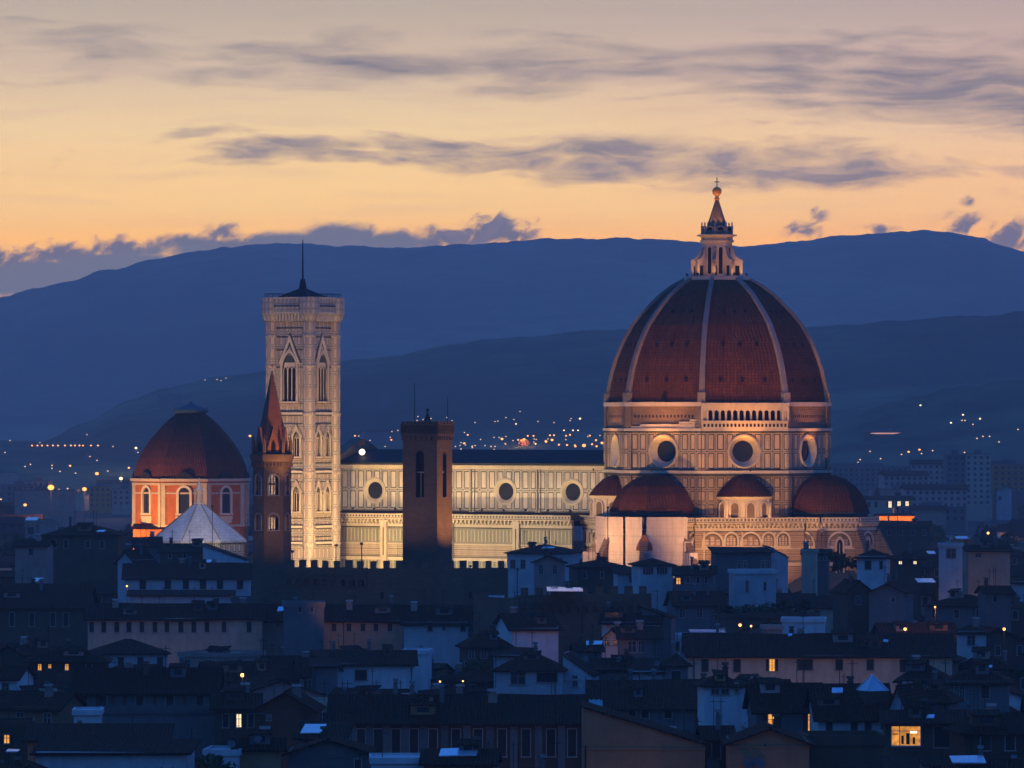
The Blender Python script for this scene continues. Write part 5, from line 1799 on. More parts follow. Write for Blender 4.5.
t = H['dark house with the big lit window']
(u0, z1), (u1, z0) = fit(t, 891, 725), fit(t, 921, 746)
mb = MB()
mb.M = Matrix(((1, 0, 0, 0), (0, 0, -1, 0), (0, 1, 0, 0), (0, 0, 0, 1)))
mb.poly([(u0, z0, .02), (u1, z0, .02), (u1, z1, .02), (u0, z1, .02)], 1)
for q in (u0, u0 + (u1 - u0) * .28, u1 - .08):
    mb.box(q - .03, q + .08, z0, z1, .02, .12, 0)
mb.box(u0, u1, z1 - .1, z1 + .08, .02, .14, 0)
mb.box(u0, u1, z0 - .08, z0 + .08, .02, .14, 0)
mb.box(u0, u1, z1 - .75, z1 - .68, .02, .09, 0)
for (a, b, c_, d_) in ((.34, .42, .1, .5), (.5, .62, .08, .62), (.72, .80, .1, .42), (.05, .25, .55, .6)):
    mb.box(u0 + (u1 - u0) * a, u0 + (u1 - u0) * b, z0 + (z1 - z0) * c_, z0 + (z1 - z0) * d_, .021, .05, 2)
mb.poly([(u0 + (u1 - u0) * .64, z0 + (z1 - z0) * .62, .06), (u0 + (u1 - u0) * .86, z0 + (z1 - z0) * .62, .06), (u0 + (u1 - u0) * .86, z0 + (z1 - z0) * .72, .06), (u0 + (u1 - u0) * .64, z0 + (z1 - z0) * .72, .06)], 3)
o = mb.build('window', [W_['white'], emit('lit_room', (1.0, .40, .07), 0.95, .8), M_SHUT, emit('room_lamp', (1.0, .75, .4), 4.0)], t)
o['label'] = 'wide lit window that shows an orange room'
for (ref, px, py) in (('blank ochre gable', 748, 762), ('blank ochre gable', 758, 762), ('long cream right-hand house', 757, 680), ('narrow brown house', 712, 764)):
    t = H[ref]
    u_, z_ = fit(t, px, py)
    o = link('satellite_dish', DISH, t)
    o.location = (u_, -.45, z_)
    o.rotation_euler = (R(70), 0, random.uniform(-.5, .5))
    o.scale = (1.6, 1.6, 1.6)
t = H['blank ochre gable']
u_, z_ = fit(t, 765, 746)
mb = MB()
mb.M = Matrix(((1, 0, 0, 0), (0, 0, -1, 0), (0, 1, 0, 0), (0, 0, 0, 1)))
disc(mb, 0, u_, z_, .22, .012, 14)
ring(mb, 1, u_, z_, .30, .22, .012, .05, 14)
mb.build('round_hole', [M_HOLE, M_FRAME], t)
t = H['long pilastered palace']                       # pale strips between the tall windows
for px in (352.5, 369.5, 387, 405, 423.5, 444.5, 467, 490, 514, 538.5, 561.5):
    u_, z_ = fit(t, px, 760)
    mb = MB()
    mb.box(u_ - .45, u_ + .45, -.14, 0, z_ - 2, z_ + 4.3)
    mb.box(u_ - .55, u_ + .55, -.2, 0, z_ + 4.3, z_ + 4.6)
    mb.build('pilaster', W_['grey'], t)
t = H['wide dark pilastered house']
for px in (78, 98, 113, 125, 155, 185, 214):
    u_, z_ = fit(t, px, 710)
    mb = MB()
    mb.box(u_ - .25, u_ + .25, -.14, 0, z_ - 2, z_ + 2.3)
    mb.build('pilaster', W_['brown'], t)

# ---- rows of plainer roofs that fill the quarter
SIDES = ['left of', 'right of', 'behind', 'in front of']
USED = set()
KIND_WORDS = {'side': 'long-roofed', 'hip': 'hip-roofed', 'front': 'gable-fronted', 'shed': 'lean-to', 'flat': 'flat-roofed'}
TONE = {'white': 'pale', 'cream': 'cream', 'ochre': 'ochre', 'pink': 'pinkish', 'grey': 'grey', 'brown': 'brown'}


def place_label(px, py, wall, kind, pool):
    for (ref, hx, hy, _) in sorted(pool, key=lambda h: abs(h[1] - px) + 2.0 * abs(h[2] - py)):
        dx_, dy_ = px - hx, py - hy
        order = ['left of' if dx_ < 0 else 'right of', 'in front of' if dy_ > 0 else 'behind']
        if abs(dx_) < 2 * abs(dy_):
            order.reverse()
        for s in order:
            if (ref, s) not in USED:
                USED.add((ref, s))
                return f'{TONE[wall]} {KIND_WORDS[kind]} house {s} the {ref}'
    return None


def free(x, y, r, slack=0.82):
    return all((x - a) ** 2 + (y - b) ** 2 > ((r + c) * slack) ** 2 for a, b, c in FOOT)


rng = random.Random(5)
LAND = [('spired tower', 272, 560, 0), ('square tower', 427, 560, 0), ('orange chapel', 160, 540, 0), ('bell tower', 310, 556, 0), ('arcaded palace', 590, 620, 0), ('white sheeting', 655, 566, 0),
        ('white pyramid roof', 200, 545, 0), ('green roof garden', 785, 606, 0), ('glass pyramid', 872, 688, 0), ('striped awning', 586, 708, 0)]
for D in (590, 622, 656, 692, 732, 776, 824, 876, 930, 990, 1050, 1110, 1175, 1240, 1320, 1420, 1530, 1650):
    half = 512 / F * D + 4
    x = -half + rng.uniform(-6, 4)
    while x < half + 4:
        w = rng.uniform(8.0, 16.0)
        px = 512 + (x + w / 2) / D * F
        dep = rng.uniform(8, 12)
        cx, cyy = x + w / 2, D + dep / 2 + rng.uniform(-5, 5)
        if free(cx, cyy, max(w, dep) / 2) and not (D < 640 and 560 < px < 830):
            zt = rng.uniform(11.0, 18.0) if D < 1000 else rng.uniform(14, 20)
            if D > 1400:
                zt = rng.uniform(12, 18)
            if 280 < px < 512 and 980 < cyy < 1270:
                zt = rng.uniform(11, 14)
            ye = HOR + (EYE - zt) / cyy * F
            if 1150 < cyy < 1330 and 280 < px < 600:
                zt = min(zt, 11.5)
            dq = cyy - dep / 2
            for (k0, k1, kb, kd) in KEEP + [(885, 930, 748, 655)]:
                if dq < kd and px + w / 2 * F / dq > k0 and px - w / 2 * F / dq < k1:
                    zt = min(zt, EYE - (kb - HOR) / F * (dq + dep / 2) - 3.4)
            if zt < 6.5:
                x += w
                continue
            ye = HOR + (EYE - zt) / cyy * F
            kind = rng.choice(['side', 'side', 'hip', 'hip', 'front', 'shed', 'flat'])
            wall = rng.choice(['white', 'white', 'white', 'cream', 'grey', 'grey', 'pink', 'brown', 'brown', 'ochre'])
            rise = {'side': 2.2, 'hip': 2.0, 'front': 2.2, 'shed': 1.4, 'flat': .5}[kind] * rng.uniform(.8, 1.2)
            wp = w / cyy * F
            n = max(1, int(w / 3.4))
            hpx, wpx = 1.7 / cyy * F, 1.0 / cyy * F
            wins = [(n, ye + 0.9 / cyy * F, ye + .9 / cyy * F + hpx, wpx, rng.choice(['shut', 'open', 'dark'] if D < 900 else ['shut', 'dark']))]
            lab = place_label(px, ye, wall, kind, [h for h in HAND] + LAND)
            if lab:
                house(px - wp / 2, px + wp / 2, ye, kind, rise, dep, rng.uniform(-24, 24), wall, wins, lab, D=cyy - dep / 2, chim=rng.choice([0, 1, 1, 2]) if D < 1100 else rng.choice([0, 1]), dorm=rng.choice([0, 0, 1, 1, 2]) if D < 1250 else 0)
        x += w * rng.uniform(.95, 1.2)
# ================================================================== the far plain
def block(x, y, z0, w, d, h, rot, wall, kind, label, group=None, bands=0, name='apartment_block', cat='building'):
    t = thing(name, label, cat, (x, y, z0), R(rot), group)
    mb = MB()
    mb.box(-w / 2, w / 2, 0, d, -4, h)
    rf = MB()
    if kind == 'flat':
        rf.box(-w / 2 - .4, w / 2 + .4, -.4, d + .4, h, h + .5)
        rf.box(-w * .15, w * .15, d * .3, d * .7, h + .5, h + 2.6)
    else:
        slab(rf, [[(-w / 2 - .6, -.6, h - .1), (w / 2 + .6, -.6, h - .1), (w / 2 + .6, d / 2, h + 2.4), (-w / 2 - .6, d / 2, h + 2.4)],
                  [(-w / 2 - .6, d / 2, h + 2.4), (w / 2 + .6, d / 2, h + 2.4), (w / 2 + .6, d + .6, h - .1), (-w / 2 - .6, d + .6, h - .1)]], .3)
    rf.build('roof', W_['grey'] if kind == 'flat' else M_TILE, t)
    if bands:
        mb.M = Matrix(((1, 0, 0, 0), (0, 0, -1, 0), (0, 1, 0, 0), (0, 0, 0, 1)))
        n = int(w / 3.2)
        for k in range(bands):
            for j in range(n):
                a = -w / 2 + (j + .3) * w / n
                zb = h - 2.6 - 3.1 * k
                if zb > 1:
                    mb.box(a, a + w / n * .45, zb, zb + 1.6, -.1, .05, 1)
    mb.build('wall', [W_[wall], M_GLASS], t)
    return t


rf_ = random.Random(21)
for (px, py, d, w, dep, h, rot, wall, kind, bands, lab) in (
        (906, 489, 3000, 26, 14, 25, 8, 'pink', 'gable', 5, 'pinkish far block left of the twin towers on the right'),
        (928, 477, 3050, 20, 14, 31, -8, 'pink', 'gable', 6, 'pinkish gabled far block next to the twin apartment towers'),
        (936, 487, 2700, 32, 14, 21, 4, 'pink', 'gable', 4, 'lower red-roofed pinkish far block right of centre plain'),
        (956, 490, 2900, 11, 12, 37, 3, 'grey', 'flat', 9, 'left one of two tall grey apartment towers on the plain'),
        (978, 490, 2950, 14, 12, 37, -3, 'cream', 'flat', 9, 'right one of two tall apartment towers on the plain'),
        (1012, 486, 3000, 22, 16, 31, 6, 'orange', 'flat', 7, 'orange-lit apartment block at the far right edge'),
        (993, 480, 3150, 14, 14, 29, -6, 'white', 'gable', 4, 'pale far block just left of the orange-lit block'),
        (870, 478, 3300, 60, 18, 27, 2, 'grey', 'flat', 5, 'long grey flat-roofed shed right behind the great dome'),
        (845, 470, 3600, 24, 16, 24, -4, 'pink', 'gable', 3, 'far pinkish house touching the drum of the dome'),
        (25, 452, 4800, 52, 20, 8, 3, 'white', 'flat', 0, 'wide pale hall on the far left of the plain'),
        (68, 452, 4700, 40, 20, 7, -3, 'white', 'flat', 0, 'pale long hall under the row of lamps on the left'),
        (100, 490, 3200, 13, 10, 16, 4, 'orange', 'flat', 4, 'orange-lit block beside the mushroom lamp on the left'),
        (124, 490, 3150, 14, 10, 15, -4, 'cream', 'flat', 3, 'cream block lit by a white lamp behind the chapel'),
        (20, 489, 3100, 16, 12, 18, 3, 'grey', 'flat', 5, 'grey apartment block at the far left edge'),
        (38, 486, 3300, 14, 12, 18, -3, 'pink', 'flat', 5, 'dim pink apartment block left of the big orange lamp'),
        (170, 442, 5600, 24, 14, 12, 0, 'grey', 'flat', 0, 'faint block above the red chapel dome'),
        (245, 455, 4200, 12, 10, 14, 3, 'grey', 'flat', 3, 'grey block with lit windows right of the chapel dome'),
        (375, 445, 5000, 26, 14, 12, 3, 'grey', 'gable', 0, 'low dim hall above the left end of the nave roof'),
        (385, 437, 5400, 8, 8, 13, 3, 'grey', 'flat', 0, 'small dim tower on the low hall above the nave')):
    q = at(px, py, d)
    block(q.x, d, max(0, terrain(q.x, d)), w, dep, max(h, 4), rot, wall, kind, lab, None, bands)
# buildings nobody could tell apart in the haze
for d, n in ((1780, 20), (1960, 23), (2200, 25), (2500, 26), (2850, 25), (3300, 24), (3800, 20)):
    for k in range(n):
        x = (-560 + 1120 * (k + rf_.uniform(.1, .9)) / n) / F * d
        y = d + rf_.uniform(-110, 110)
        px = 512 + x / y * F
        if 350 < px < 600 and d < 3000 or 640 < px < 820 or not free(x, y, 9, .8):
            continue
        if (852 < px < 922 and y < 2600) or (965 < px < 1022 and y < 3100) or (98 < px < 132 and y < 3200) or (28 < px < 68 and y < 2500):
            continue
        if terrain(x, y) > 12:
            continue
        FOOT.append((x, y, 12))
        tall = rf_.random() < .3 and d > 2400
        kind = 'flat' if tall or rf_.random() < .3 else 'gable'
        h = rf_.uniform(15, 21) if tall else rf_.uniform(8, 13)
        block(x, y, terrain(x, y), rf_.uniform(14, 34), rf_.uniform(11, 18), h, rf_.uniform(-25, 25), rf_.choice(['grey', 'pink', 'cream', 'white', 'brown', 'brown', 'grey']), kind,
              'hazy flat-roofed block out on the far dusk plain' if kind == 'flat' else 'hazy tile-roofed block out on the far dusk plain',
              'flat-roofed blocks on the far plain' if kind == 'flat' else 'tile-roofed blocks on the far plain', 2 if d < 2600 else 0)

# ================================================================== trees
M_LEAF = worn('dark_foliage', (0.030, 0.050, 0.020), 0.9, 0.5, 0.4, var=.3)
M_LEAF2 = worn('light_foliage', (0.050, 0.080, 0.028), 0.9, 0.5, 0.4, var=.3)
M_BARK = worn('bark', (0.06, 0.045, 0.035), 0.9)


def crown_mb(rx, rz, zc, n, leaf, rnd, lobes):
    mb = MB()
    cl = [(rnd.uniform(-.6, .6) * rx, rnd.uniform(-.6, .6) * rx, zc + rnd.uniform(-.55, .6) * rz, rnd.uniform(.35, .6)) for _ in range(lobes)]
    for _ in range(n):
        c = rnd.choice(cl)
        v_ = Vector((rnd.gauss(0, 1), rnd.gauss(0, 1), rnd.gauss(0, 1))).normalized() * rnd.uniform(.55, 1.05)
        p = Vector((c[0] + v_.x * rx * c[3], c[1] + v_.y * rx * c[3], c[2] + v_.z * rz * c[3]))
        a = Vector((rnd.gauss(0, 1), rnd.gauss(0, 1), rnd.gauss(0, 1))).normalized()
        b = a.orthogonal().normalized()
        s = leaf * rnd.uniform(.6, 1.4)
        mb.poly([p - a * s, p + b * s * .6, p + a * s, p - b * s * .6], 0 if rnd.random() < .6 else 1)
    return mb


def tree_kind(rx, rz, zc, n, leaf, seed, lobes):
    rnd = random.Random(seed)
    cm = crown_mb(rx, rz, zc, n, leaf, rnd, lobes).mesh('crown', [M_LEAF, M_LEAF2])
    mb = MB()
    mb.tube((0, 0, 0), (.1, 0, zc), .05 * zc, 7, 0, .02 * zc)
    for k in range(5):
        a = k * 1.3
        mb.tube((0, 0, zc * (.55 + .07 * k)), (math.cos(a) * rx * .5, math.sin(a) * rx * .5, zc + rz * .2), .018 * zc, 5, 0, .006 * zc)
    return cm, mb.mesh('trunk', [M_BARK])


def plant(kind, name, label, cat, x, y, z, s=1.0, group=None):
    t = thing(name, label, cat, (x, y, z), random.uniform(0, 6), group)
    t.scale = (s, s, s)
    link('crown', kind[0], t)
    link('trunk', kind[1], t)
    return t


SHRUB = [tree_kind(1.5, 1.4, 1.6, 420, .20, 1, 7), tree_kind(1.9, 1.2, 1.4, 460, .20, 2, 8)]
for k, (px, py, d, s, lab) in enumerate((
        (724, 610, 1000, 1.3, 'leafy shrub at the left end of the roof garden under the blank white block'), (737, 607, 1003, 1.5, 'second shrub of the roof garden, just below the blank white block'),
        (752, 609, 998, 1.35, 'third shrub of the roof garden from its left end'), (766, 604, 1002, 1.6, 'shrub in the middle of the roof garden right of the blank block'),
        (778, 606, 1000, 1.5, 'shrub above the pinkish terrace wall on the roof garden'), (789, 610, 998, 1.6, 'shrub above the left end of the blue terrace wall'),
        (800, 605, 1002, 1.5, 'taller shrub above the middle of the blue terrace wall'), (811, 612, 996, 1.2, 'last shrub at the right end of the roof garden'),
        (834, 556, 1085, 1.3, 'shrub on a roof right of the narrow tower-like house'), (846, 558, 1083, 1.5, 'dark shrub left of the blue hipped penthouse'),
        (500, 648, 872, 1.1, 'shrub on the terrace by the steep white gable wall'), (476, 660, 850, 1.1, 'potted shrub below the brown house with three windows'),
        (215, 762, 594, 1.2, 'shrub on the white low block at the bottom left'), (228, 764, 592, 1.0, 'shrub near the ochre corner block at the bottom'),
        (862, 738, 618, 1.0, 'plant on the dark roof terrace at the lower right'))):
    q = at(px, py, d)
    plant(SHRUB[k % 2], 'shrub', lab, 'shrub', q.x, d, q.z - 2.2 * s, s)
q0, q1 = at(718, 612, 994), at(820, 612, 994)         # the terrace the garden stands on
t = thing('roof_garden', 'roof garden terrace of dark green shrubs under the blank white block', 'terrace', ((q0.x + q1.x) / 2, 994, 0))
mb = MB()
w = (q1.x - q0.x)
mb.box(-w / 2, w / 2, 0, 16, 0, q0.z - .6)
mb.build('wall', W_['brown'], t)
mb = MB()
mb.box(-w / 2, w / 2, -.3, 0, q0.z - 1.2, q0.z - .3)
mb.build('planter', W_['brown'], t)
TREE = [tree_kind(4.6, 4.4, 8.0, 800, .55, 5, 10), tree_kind(3.8, 5.0, 8.5, 800, .55, 6, 9)]
for k, (px, d) in enumerate([(836 + 9 * j + (j * 37 % 11), 1850 + (j * 53 % 300)) for j in range(20)] + [(j * 11 + (j * 29 % 9), 1750 + (j * 61 % 380)) for j in range(12)]):
    x = (px - 512) / F * d
    if free(x, d, 2.0, .6):
        plant(TREE[k % 2], 'tree', 'dark round tree between the hazy roofs beyond the cathedral', 'tree', x, d, 0, random.uniform(.8, 1.25), 'trees between the far roofs')
cyp = tree_kind(1.6, 8.5, 9.0, 700, .45, 9, 12)
q = at(876, 478, 2800)
plant(cyp, 'cypress_tree', 'single dark cypress before the long grey shed right of the dome', 'tree', q.x, 2800, 0, 1.3)

# ================================================================== lamps
def lamp_mesh(r, h, mat):
    mb = MB()
    mb.tube((0, 0, -12), (0, 0, h), .12, 6, 0, .07)
    p = mb.mesh('pole', [M_IRON])
    mb = MB()
    mb.sphere((0, 0, h + r * .8), r, 8, 0, .8)
    return p, mb.mesh('lamp_head', [mat])


LAMPS = {k: lamp_mesh(*v_) for k, v_ in dict(big=(1.5, 24, M_LAMPO), mid=(1.1, 22, M_LAMPO), white=(1.05, 22, M_LAMPW), small=(.85, 12, M_LAMPO), smallw=(.75, 10, M_LAMPW), dot=(.60, 8, M_LAMPS)).items()}


def lamp(px, py, kind, label, group=None, d0=2500.0, D=None):
    """a street lamp whose lit head shows at the pixel"""
    h = {'big': 24, 'mid': 22, 'white': 22, 'small': 12, 'smallw': 10, 'dot': 8}[kind]
    d = d0
    while d < 10500:
        q = at(px, py, d)
        if q.z <= terrain(q.x, d) + h:
            break
        d += 15.0
    q = at(px, py, d if D is None else D)
    t = thing('street_lamp', label, 'lamp', (q.x, q.y, q.z - h), 0, group)
    link('pole', LAMPS[kind][0], t)
    link('lamp_head', LAMPS[kind][1], t)
    if kind in ('big', 'mid', 'white') and px < 140:
        l = bpy.data.lights.new('lamp_light', 'POINT')
        l.energy = 26000 if kind == 'big' else 14000
        l.color = (1, .8, .55) if kind == 'white' else (1, .5, .2)
        l.shadow_soft_size = .5
        o = link('lamp_light', l, t)
        o.location = (0, -3.0, h + 1)
    return t


lamp(51, 490, 'big', 'biggest orange street lamp on the left plain')
lamp(84.5, 491, 'mid', 'orange street lamp between the biggest lamp and the orange-lit block')
lamp(97, 475, 'mid', 'mushroom-shaped street lamp left of the red chapel dome')
lamp(121, 480, 'white', 'white lamp against a pale wall left of the chapel drum')
lamp(136, 449, 'white', 'white lamp touching the left side of the chapel dome')
lamp(250, 437, 'mid', 'lamp between the chapel dome and the spired tower')
for px in (32, 37.5, 42, 47.5, 53, 58, 65, 71, 75, 79.5, 83, 91, 98):
    lamp(px, 446.2, 'small', 'small lamp in the row along the far left road', 'row of lamps along the far left road')
for (px, py) in ((40, 443), (87, 435), (90, 457), (97, 461), (10, 432), (10, 441), (25, 490), (26, 495), (19, 500), (1, 500), (113, 447), (138, 453), (5, 453), (52, 469), (60, 472)):
    lamp(px, py, 'dot', 'faint distant lamp on the left plain', 'faint lamps on the left plain')
for (px, py, k, lab) in ((502, 440, 'mid', 'orange lamp above the nave roof, right of the square tower'), (524, 440.5, 'mid', 'orange lamp over the lit round hall above the nave'),
                         (546, 442.5, 'mid', 'left lamp of the close orange pair above the nave'), (552, 441, 'mid', 'right lamp of the close orange pair above the nave'),
                         (584, 447, 'big', 'large orange lamp low above the nave roof near the dome'), (602, 444, 'mid', 'orange lamp just left of the drum'),
                         (596, 441, 'small', 'small lamp on a post left of the drum'), (580, 419.5, 'white', 'highest white lamp above the nave, on the hillside'),
                         (516, 424.5, 'smallw', 'white hillside lamp above the middle of the nave')):
    lamp(px, py, k, lab)
for (px, py) in ((564, 431), (573, 431), (578, 431), (535.5, 444.5)):
    lamp(px, py, 'smallw', 'small white lamp in the cluster above the right of the nave', 'white lamp cluster above the nave')
for (px, py) in ((566, 436.5), (559, 445.5), (567, 445.8), (575, 446.2), (592, 445), (550, 436), (554, 436), (570, 435.5)):
    lamp(px, py, 'small', 'small orange lamp low above the right half of the nave roof', 'small lamps above the nave')
for (px, py) in ((495, 422), (498, 421.5), (506, 418), (514, 420), (538, 422), (461, 443), (465, 443.5), (460, 446), (461, 449.5), (472, 447), (491, 447), (495, 447), (494, 450), (494, 438), (505, 444), (513, 441), (570, 421), (571, 419), (554, 423), (520, 412), (600, 436), (475, 423), (447, 418), (452, 421)):
    lamp(px, py, 'dot', 'faint lamp on the slope above the nave roof', 'faint lamps above the nave')
for (px, py) in ((392, 432), (388, 434), (398, 431), (420, 436), (370, 441), (418, 417), (426, 417), (431, 419), (423, 420), (417, 421)):
    lamp(px, py, 'dot', 'faint lamp on the slope near the top of the square tower', 'faint lamps around the square tower')
for (px, py) in ((920.5, 406), (951, 423.5), (963, 415.5), (980, 419.5)):
    lamp(px, py, 'smallw', 'white lamp on the dark right-hand hillside', 'white lamps on the right hillside')
for (px, py) in ((965, 421), (973, 425), (983, 437), (989.5, 437), (999, 442.5), (964.5, 453), (901.5, 455), (977, 439), (1018, 430), (962, 421), (964, 466), (858, 463), (870, 452)):
    lamp(px, py, 'dot', 'faint lamp on the plain right of the dome', 'faint lamps right of the dome')
rl = random.Random(8)
for (a, b, c_, d_, n, lab, grp) in ((0, 130, 462, 508, 18, 'faint distant lamp on the left plain', 'faint lamps on the left plain'), (455, 604, 432, 449, 26, 'faint lamp on the slope above the nave roof', 'faint lamps above the nave'),
                                    (840, 1020, 440, 500, 14, 'faint lamp on the plain right of the dome', 'faint lamps right of the dome'), (342, 400, 428, 448, 8, 'faint lamp on the slope near the top of the square tower', 'faint lamps around the square tower')):
    for k in range(n):
        lamp(rl.uniform(a, b), c_ + (d_ - c_) * rl.random() ** .7, rl.choice(('dot', 'dot', 'small')), lab, grp)
for (px, py) in ((205, 380.5), (217, 380), (221, 381), (226, 378.5)):
    lamp(px, py, 'dot', 'faint lamp high on the hill behind the chapel dome', 'faint lamps on the hill behind the chapel')
q = slope_point(886, 437)
t_ = block(q.x, q.y + 1.0, q.z, 34, 14, 3.5, 0, 'brown', 'flat', 'far hall behind the pinkish strip of light right of the dome')
q = q + Vector((0, 0, 1.5))                              # strip of light on the far hall
mb = MB()
mb.box(-9, 12, 0, .3, 0, 1.0)
mb.box(-12, -9, 0, .3, .2, .8)
o = mb.build('lit_strip', emit('far_lit_strip', (1.0, .50, .36), 0.75))
o.location = q
tag(o, 'long strip of pinkish light on the far hall right of the dome', 'light')
q = slope_point(524, 447)                              # the round hall under its lamp
t = thing('round_hall', 'orange-lit round hall above the middle of the nave roof', 'hall', q)
mb = MB()
mb.lathe([(6.5, -6), (6.5, 1.5), (5.5, 4.0), (3.2, 5.6), (0, 6.2)], 16)
mb.build('shell', W_['orange'], t)
pl = bpy.data.lights.new('hall_light', 'POINT')
pl.energy = 14000
pl.color = (1, .5, .2)
pl.shadow_soft_size = 1.0
o = link('hall_light', pl, t)
o.location = (0, -14, 9)


def light(name, loc, energy, col, size=0.3):
    l = bpy.data.lights.new(name, 'POINT')
    l.energy = energy
    l.color = col
    l.shadow_soft_size = size
    o = link(name, l)
    o.location = loc
    return o


def wall_lamp(px, py, D, energy, label, col=(1, .42, .14), r=.16, head=True):
    """a small lit lantern on a bracket over a roof or in a street, with its own light"""
    q = at(px, py, D)
    t = thing('street_lantern', label, 'lamp', (q.x, D, 0))
    mb = MB()
    mb.tube((0, 0, 0), (0, 0, q.z - r), .05, 6)
    mb.build('post', M_IRON, t)
    mb = MB()
    mb.sphere((0, 0, q.z), r, 8)
    mb.build('lamp_head', emit('lantern_glow', (1.0, .45, .12), 4.0, sampling='NONE'), t)
    mb = MB()
    mb.lathe([(r * 1.5, q.z + r * .9), (r * .6, q.z + r * 1.6), (0, q.z + r * 1.8)], 8)
    mb.build('lamp_cap', M_IRON, t)
    l = bpy.data.lights.new('lantern_light', 'POINT')
    l.energy = energy
    l.color = col
    l.shadow_soft_size = .3
    o = link('lantern_light', l, t)
    o.location = (0, -.8, q.z - .3)
    return t


wall_lamp(242.5, 675, 800, 160, 'bright warm lantern over the dark roofs at the lower left', r=.30)
wall_lamp(214, 674.5, 790, 30, 'tiny pale lantern left of the bright warm one', r=.14)
wall_lamp(905, 629, 925, 120, 'warm lantern over the roofs above the long cream right-hand house', r=.26)
wall_lamp(1004, 629, 905, 120, 'warm lantern by the right edge of the roofs', r=.24)
wall_lamp(935, 607, 985, 900, 'lantern that lights a patch of wall among the right-hand roofs', r=.16)
wall_lamp(740, 625, 925, 130, 'lantern under the eaves left of the pinkish terrace wall', r=.26)
wall_lamp(751, 626, 925, 60, 'second dimmer lantern left of the pinkish terrace wall', r=.18)
wall_lamp(127, 586, 1075, 300, 'lantern at the left end of the long white house', r=.18)
wall_lamp(988, 533, 1300, 60, 'small white-hot lantern beyond the tall blue wall house', r=.3)
wall_lamp(463, 681, 770, 25, 'tiny pale lantern on the dark terrace behind the long pilastered palace', r=.12)
wall_lamp(440, 681.5, 772, 25, 'tiny lantern left of the other on the dark palace terrace', r=.14)

# ================================================================== floodlights
def flood(pos, aim, energy, col, label, spot=90.0, blend=0.8, group='floodlights of the monuments', mast=True, size=0.35):
    pos, aim = Vector(pos), Vector(aim)
    d = (aim - pos).normalized()
    t = thing('floodlight', label, 'floodlight', (pos.x, pos.y, 0 if mast else pos.z - .6), 0, group)
    base = t.location.z
    mb = MB()
    rot = d.to_track_quat('Z', 'Y').to_matrix().to_4x4()
    mb.M = Matrix.Translation((0, 0, pos.z - base)) @ rot
    mb.prism([(-.16, -.12, -.35), (.16, -.12, -.35), (.16, .12, -.35), (-.16, .12, -.35)], [(-.32, -.24, 0), (.32, -.24, 0), (.32, .24, 0), (-.32, .24, 0)], 0, cap0=True, cap1=False)
    mb.build('housing', M_IRON, t)
    mb = MB()
    mb.tube((0, 0, 0), (0, 0, pos.z - base - .3), .09, 6)
    mb.build('post', M_IRON, t)
    l = bpy.data.lights.new('floodlight_beam', 'SPOT')
    l.energy = energy
    l.color = col
    l.spot_size = R(spot)
    l.spot_blend = blend
    l.shadow_soft_size = size
    o = link('floodlight_beam', l, t)
    o.location = (0, 0, pos.z - base)
    o.rotation_euler = d.to_track_quat('-Z', 'Y').to_euler()
    return t


WARM = (1.0, 0.66, 0.30)
AMBER = (1.0, 0.50, 0.16)
ORNG = (1.0, 0.36, 0.09)
KW = 1000.0
for k, x in enumerate((-80, -66, -52, -38)):      # along the south flank of the nave
    flood(local(x, -52, 21), local(x, -18, 30), 25 * KW, (1.0, 0.72, 0.34), 'floodlight on a post aimed at the south flank of the nave', 120, .9)
flood(local(-80, -60, 20), local(-94, -22, 29), 22 * KW, (1.0, .66, .27), 'floodlight on a post aimed at the aisle beside the bell tower', 110, .9)
for k in range(12):                                    # behind the parapet of the aisle, for the upper wall
    x = -101 + 6.4 * k
    flood(local(x, -18.6, 33.9), local(x, -10.4, 39.5), 1.5 * KW, (1.0, 0.72, 0.37), 'small floodlight behind the aisle parapet aimed at the round windows', 150, .9, 'floodlights behind the aisle parapet', mast=False, size=.2)
flood(local(-8, -72, 20), local(-4, -26, 46), 75 * KW, AMBER, 'floodlight on a roof aimed at the left face of the drum', 70, .9)
flood(local(40, -62, 18), local(18, -20, 44), 98 * KW, AMBER, 'floodlight on a roof aimed at the drum above the tribunes', 75, .9)
flood(local(34, -48, 17), local(21, -21, 29), 26 * KW, (1.0, .46, .14), 'floodlight low before the sacristy walls between the tribunes', 110, .9)
flood(local(62, -30, 18), local(38, -6, 30), 11 * KW, AMBER, 'floodlight low before the right-hand tribune', 100, .9)
flood(local(-14, -66, 17), local(0, -42, 26), 17 * KW, (1.0, .62, .34), 'floodlight low before the white sheeting', 100, .9)
flood(local(-34, -50, 17), local(-20, -22, 33), 11 * KW, WARM, 'floodlight aimed at the corner of nave and drum', 90, .9)
flood(local(20, -84, 36), local(2, -15, 77), 58 * KW, ORNG, 'far floodlight on a roof aimed at the red dome', 36, .9)
flood(local(80, -56, 36), local(12, -4, 77), 85 * KW, ORNG, 'far floodlight to the right aimed at the right side of the red dome', 36, .9)
for ang, e in ((-90, 22), (-45, 18), (0, 14), (-135, 13)):   # on the little domes, aimed up at the red one
    a = R(ang)
    flood(local(31 * math.cos(a), 31 * math.sin(a), 44.2), local(25.5 * math.cos(a), 25.5 * math.sin(a), 67), e * KW, ORNG, 'floodlight on the top of a small dome aimed up at the red dome', 66, .9, 'floodlights on the small domes', mast=False)
